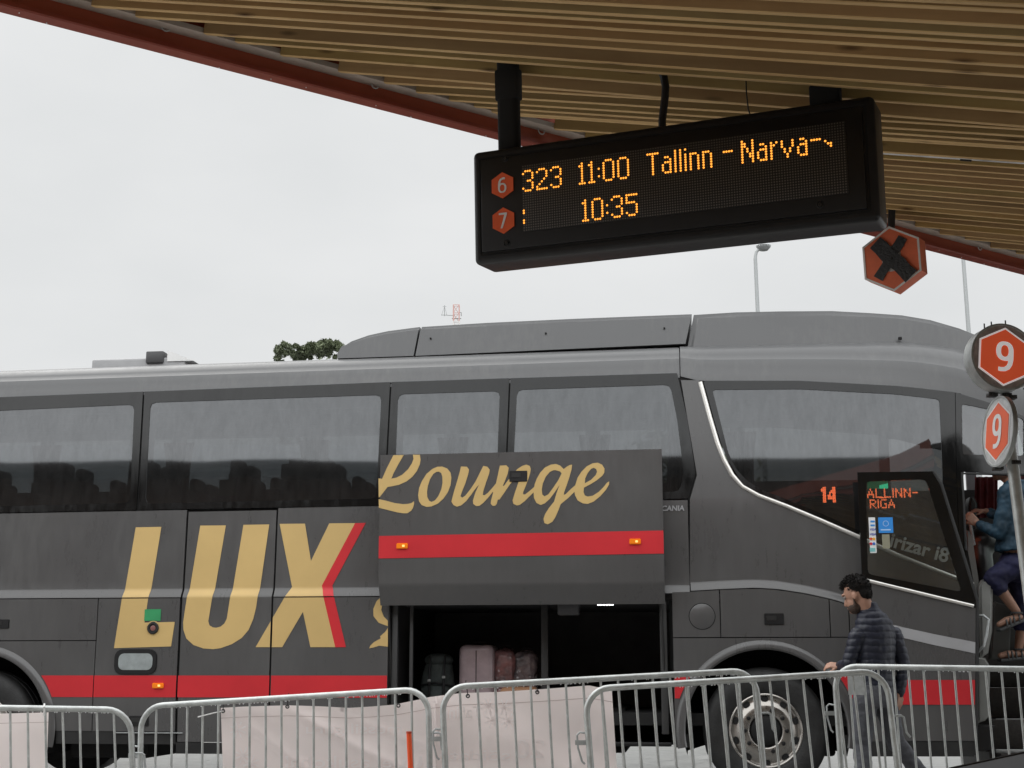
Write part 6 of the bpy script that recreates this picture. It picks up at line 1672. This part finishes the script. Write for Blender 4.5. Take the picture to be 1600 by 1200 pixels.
# ================================================================== far things behind the coach
def lamp(px, base_off, head_px, top_py, Y, label, arm=True):
    zt = at(px, top_py, Y); b = Vector((zt.x + base_off, Y, 0))
    t = thing('street_lamp', label, 'street lamp', b, 0, 'street lamps beyond the coach')
    hx_ = at(head_px[0], head_px[1], Y) - b
    tp = zt - b; sc = Y / F
    bm = bmesh.new(); tube(bm, [(0, 0, 0), (tp.x * .5, 0, tp.z * .5), (tp.x, 0, tp.z - 5 * sc), (tp.x + .5 * sc, 0, tp.z), (tp.x + 2 * sc, 0, tp.z + 7 * sc), (hx_.x - 5 * sc, 0, hx_.z + .0), (hx_.x, 0, hx_.z)], [.075, .055, .04, .035, .035, .035, .035], 12); obj('pole', bm, M['lamp_grey'], t, smooth=60)
    bm = bmesh.new(); lathe(bm, [(0, 0), (.10, 0), (.16, .07), (.17, .10)], 20, Matrix.Translation(hx_ + Vector((.03, 0, -.03))) @ Matrix.Rotation(PI / 2, 4, 'X')); bmesh.ops.recalc_face_normals(bm, faces=bm.faces); h = obj('lamp_head', bm, mat('lamp_housing', (.16, .165, .165), .5), t)
    bm = bmesh.new(); g = bmesh.ops.create_uvsphere(bm, u_segments=18, v_segments=10, radius=.17)['verts']; bmesh.ops.scale(bm, vec=(1, 1, .6), verts=g); bmesh.ops.translate(bm, vec=hx_ + Vector((.03, 0, .075)), verts=g); obj('lamp_bowl', bm, M['lamp_glass'], h)
lamp(1180, .1, (1191, 389), 400, 31, 'street lamp with a hooked arm and pale bowl standing clear against the sky')
lamp(1502, .1, (1513, 352), 364, 31, 'street lamp behind the coach front, its top hidden by the canopy')
# lattice mast
YT = 150; b = at(713, 490, YT); mast = thing('radio_mast', 'red and white lattice radio mast far away above the coach roof', 'mast', (b.x, YT, 0))
ht = at(713, 477, YT).z; wv = 4.6 * YT / F; nseg = 44; bmR, bmW = bmesh.new(), bmesh.new()
def mz(i): return ht * i / nseg
for i in range(nseg):
    bm_ = bmR if (i // 3) % 2 == 0 else bmW
    for sx, sy in ((-1, -1), (1, -1), (1, 1), (-1, 1)):
        tube(bm_, [(sx * wv, sy * wv, mz(i)), (sx * wv, sy * wv, mz(i + 1))], .06, 4)
        nx, ny = -sy, sx
        tube(bm_, [(sx * wv, sy * wv, mz(i)), (nx * wv, ny * wv, mz(i + 1))], .03, 4)
        tube(bm_, [(sx * wv, sy * wv, mz(i + 1)), (nx * wv, ny * wv, mz(i + 1))], .03, 4)
obj('red_section', bmR, M['mast_red'], mast, smooth=0); obj('white_section', bmW, M['mast_white'], mast, smooth=0)
bm = bmesh.new(); u = YT / F
tube(bm, [(-4 * u, 0, ht - 17 * u), (-24 * u, 0, ht - 16 * u)], .04, 4); tube(bm, [(-19 * u, 0, ht - 18 * u), (-19 * u, 0, ht + 0 * u)], .04, 4)
tube(bm, [(-24 * u, 0, ht - 17 * u), (-19 * u, 0, ht - 2 * u), (-15 * u, 0, ht - 17 * u)], .025, 4); tube(bm, [(-22 * u, 0, ht - 2 * u), (-16 * u, 0, ht - 2 * u)], .025, 4)
tube(bm, [(-7 * u, 0, ht - 22 * u), (8 * u, 0, ht - 22 * u)], .06, 4); tube(bm, [(4 * u, 0, ht - 12 * u), (8 * u, 0, ht - 12 * u), (8 * u, 0, ht - 18 * u)], .05, 4)
obj('aerial_bracket', bm, M['lamp_grey'], mast, smooth=0)

# trees: trunk, limbs and a crown of leaf clumps
def tree(name, label, base, h, crown, n, seed, group=None, leaf=.16, clumps=None):
    rr = random.Random(seed); t = thing(name, label, 'tree', base, 0, group)
    bm = bmesh.new(); tube(bm, [(0, 0, 0), (.06, .02, h * .3), (-.05, 0, h * .6), (.02, .05, h * .92)], [h * .028, h * .022, h * .014, h * .004], 10)
    tips = []
    for k in range(14):
        a = rr.uniform(0, 2 * PI); z0 = h * rr.uniform(.3, .75); L = crown * rr.uniform(.55, .95)
        e = Vector((L * math.cos(a), L * math.sin(a), z0 + h * rr.uniform(.08, .22)))
        tube(bm, [(0, 0, z0), Vector((0, 0, z0)).lerp(e, .5) + Vector((0, 0, .15)), e], [h * .010, h * .007, h * .003], 6); tips.append(e)
    obj('trunk', bm, M['bark'], t)
    bm = bmesh.new(); cl = [(e, crown * rr.uniform(.22, .36)) for e in tips]
    for k in range(30):
        a = rr.uniform(0, 2 * PI); zz = rr.uniform(.38, 1.0); R_ = crown * math.sqrt(max(.05, 1 - ((zz - .6) / .46) ** 2)) * rr.uniform(.3, .95)
        cl.append((Vector((R_ * math.cos(a), R_ * math.sin(a), h * zz)), crown * rr.uniform(.18, .32)))
    if clumps: cl += clumps
    for c, R_ in cl:
        for _ in range(n):
            d = Vector((rr.gauss(0, 1), rr.gauss(0, 1), rr.gauss(0, .8))).normalized() * R_ * rr.uniform(.3, 1) ** .5
            p = c + d; q = Quaternion((rr.gauss(0, 1), rr.gauss(0, 1), rr.gauss(0, 1), rr.gauss(0, 1))).normalized(); s = leaf * rr.uniform(.6, 1.3)
            bm.faces.new([bm.verts.new(p + q @ Vector(v)) for v in ((-s, 0, 0), (0, -s * .42, 0), (s, 0, .1 * s), (0, s * .42, 0))])
    obj('crown', bm, M['leaf'], t, smooth=0)
    return t
TB = at(482, 545, 42); top_z = at(482, 534, 42).z
rt = random.Random(12); cl = []
prof_t = [(432, 549), (440, 540), (452, 536), (462, 541), (474, 544), (486, 540), (498, 537), (512, 535), (524, 533), (536, 537)]
for k in range(64):
    px = rt.uniform(433, 534)
    for (x0_, y0_), (x1_, y1_) in zip(prof_t, prof_t[1:]):
        if x0_ <= px <= x1_: yt = y0_ + (y1_ - y0_) * (px - x0_) / (x1_ - x0_)
    py = yt + 3 + abs(rt.gauss(0, 7)); q = at(px, py, 42)
    cl.append((Vector((q.x - TB.x, rt.uniform(-.6, .6), q.z)), rt.uniform(.05, .15)))
tree('leafy_tree', 'treetop peeping over the coach roof left of the roof pods', Vector((TB.x, 42, 0)), top_z - 1.0, 2.2, 90, 3, leaf=.07, clumps=cl)
for k, (x, Y, h, c) in enumerate(((-13.5, 44, 7.2, 2.6), (4.5, 40, 7.5, 2.8))):
    tree('leafy_tree', ('bushy tree behind the pale building seen dimly through the left coach windows', 'bushy tree seen dimly through the windows behind the raised hatch')[k], Vector((x, Y, 0)), h, c, 60, 20 + k, leaf=.2)
# pale low building beyond the yard (seen through the coach)
t = thing('low_building', 'pale low building with grey roof seen dimly through the left coach windows', 'building', (-9, 36, 0))
bm = bmesh.new(); bx(bm, (0, 3, 2.5), (15, 6, 5)); obj('wall', bm, M['pale_wall'], t)
bm = bmesh.new()
vs = [bm.verts.new(q) for q in ((-7.8, -.4, 4.98), (7.8, -.4, 4.98), (7.8, 3, 7.2), (-7.8, 3, 7.2), (7.8, 6.4, 4.98), (-7.8, 6.4, 4.98))]
for f in ((0, 1, 2, 3), (3, 2, 4, 5), (0, 3, 5), (1, 4, 2)): bm.faces.new([vs[i] for i in f])
obj('roof', bm, M['roof_tin'], t, smooth=0)
for x in (-5.5, -3, -.5, 2, 4.5):
    bm = bmesh.new(); bx(bm, (x, -.01, 2.6), (1.3, .08, 1.5), bev=.02); wdo = obj('window', bm, M['white'], t)
    bm = bmesh.new(); bx(bm, (x, -.04, 2.6), (1.1, .06, 1.3)); obj('pane', bm, mat('dark_pane', (.03, .035, .04), .1), wdo)
# unseen wall added behind the platform to darken the coach window reflections
t = thing('reflection_building', 'unseen brick block added behind the platform to darken the coach window reflections', 'building', (0, -5.0, 0), math.radians(-9))
bm = bmesh.new(); bx(bm, (0, -3, 4.41), (60, 6, 8.82)); obj('wall', bm, M['brick'], t)
bm = bmesh.new(); bx(bm, (0, -2.8, 8.94), (61, 6.6, .24), bev=.03); obj('roof_edge', bm, M['cavity'], t)
for z in (1.7, 5.6):
    for x in range(-16, 17, 4):
        bm = bmesh.new(); bx(bm, (x, .0, z), (2.6, .1, 2.2), bev=.02); f_ = obj('window', bm, M['black'], t)
        bm = bmesh.new(); bx(bm, (x, .04, z), (2.4, .06, 2.0)); obj('pane', bm, mat('reflection_pane', (.04, .045, .05), .08), f_)
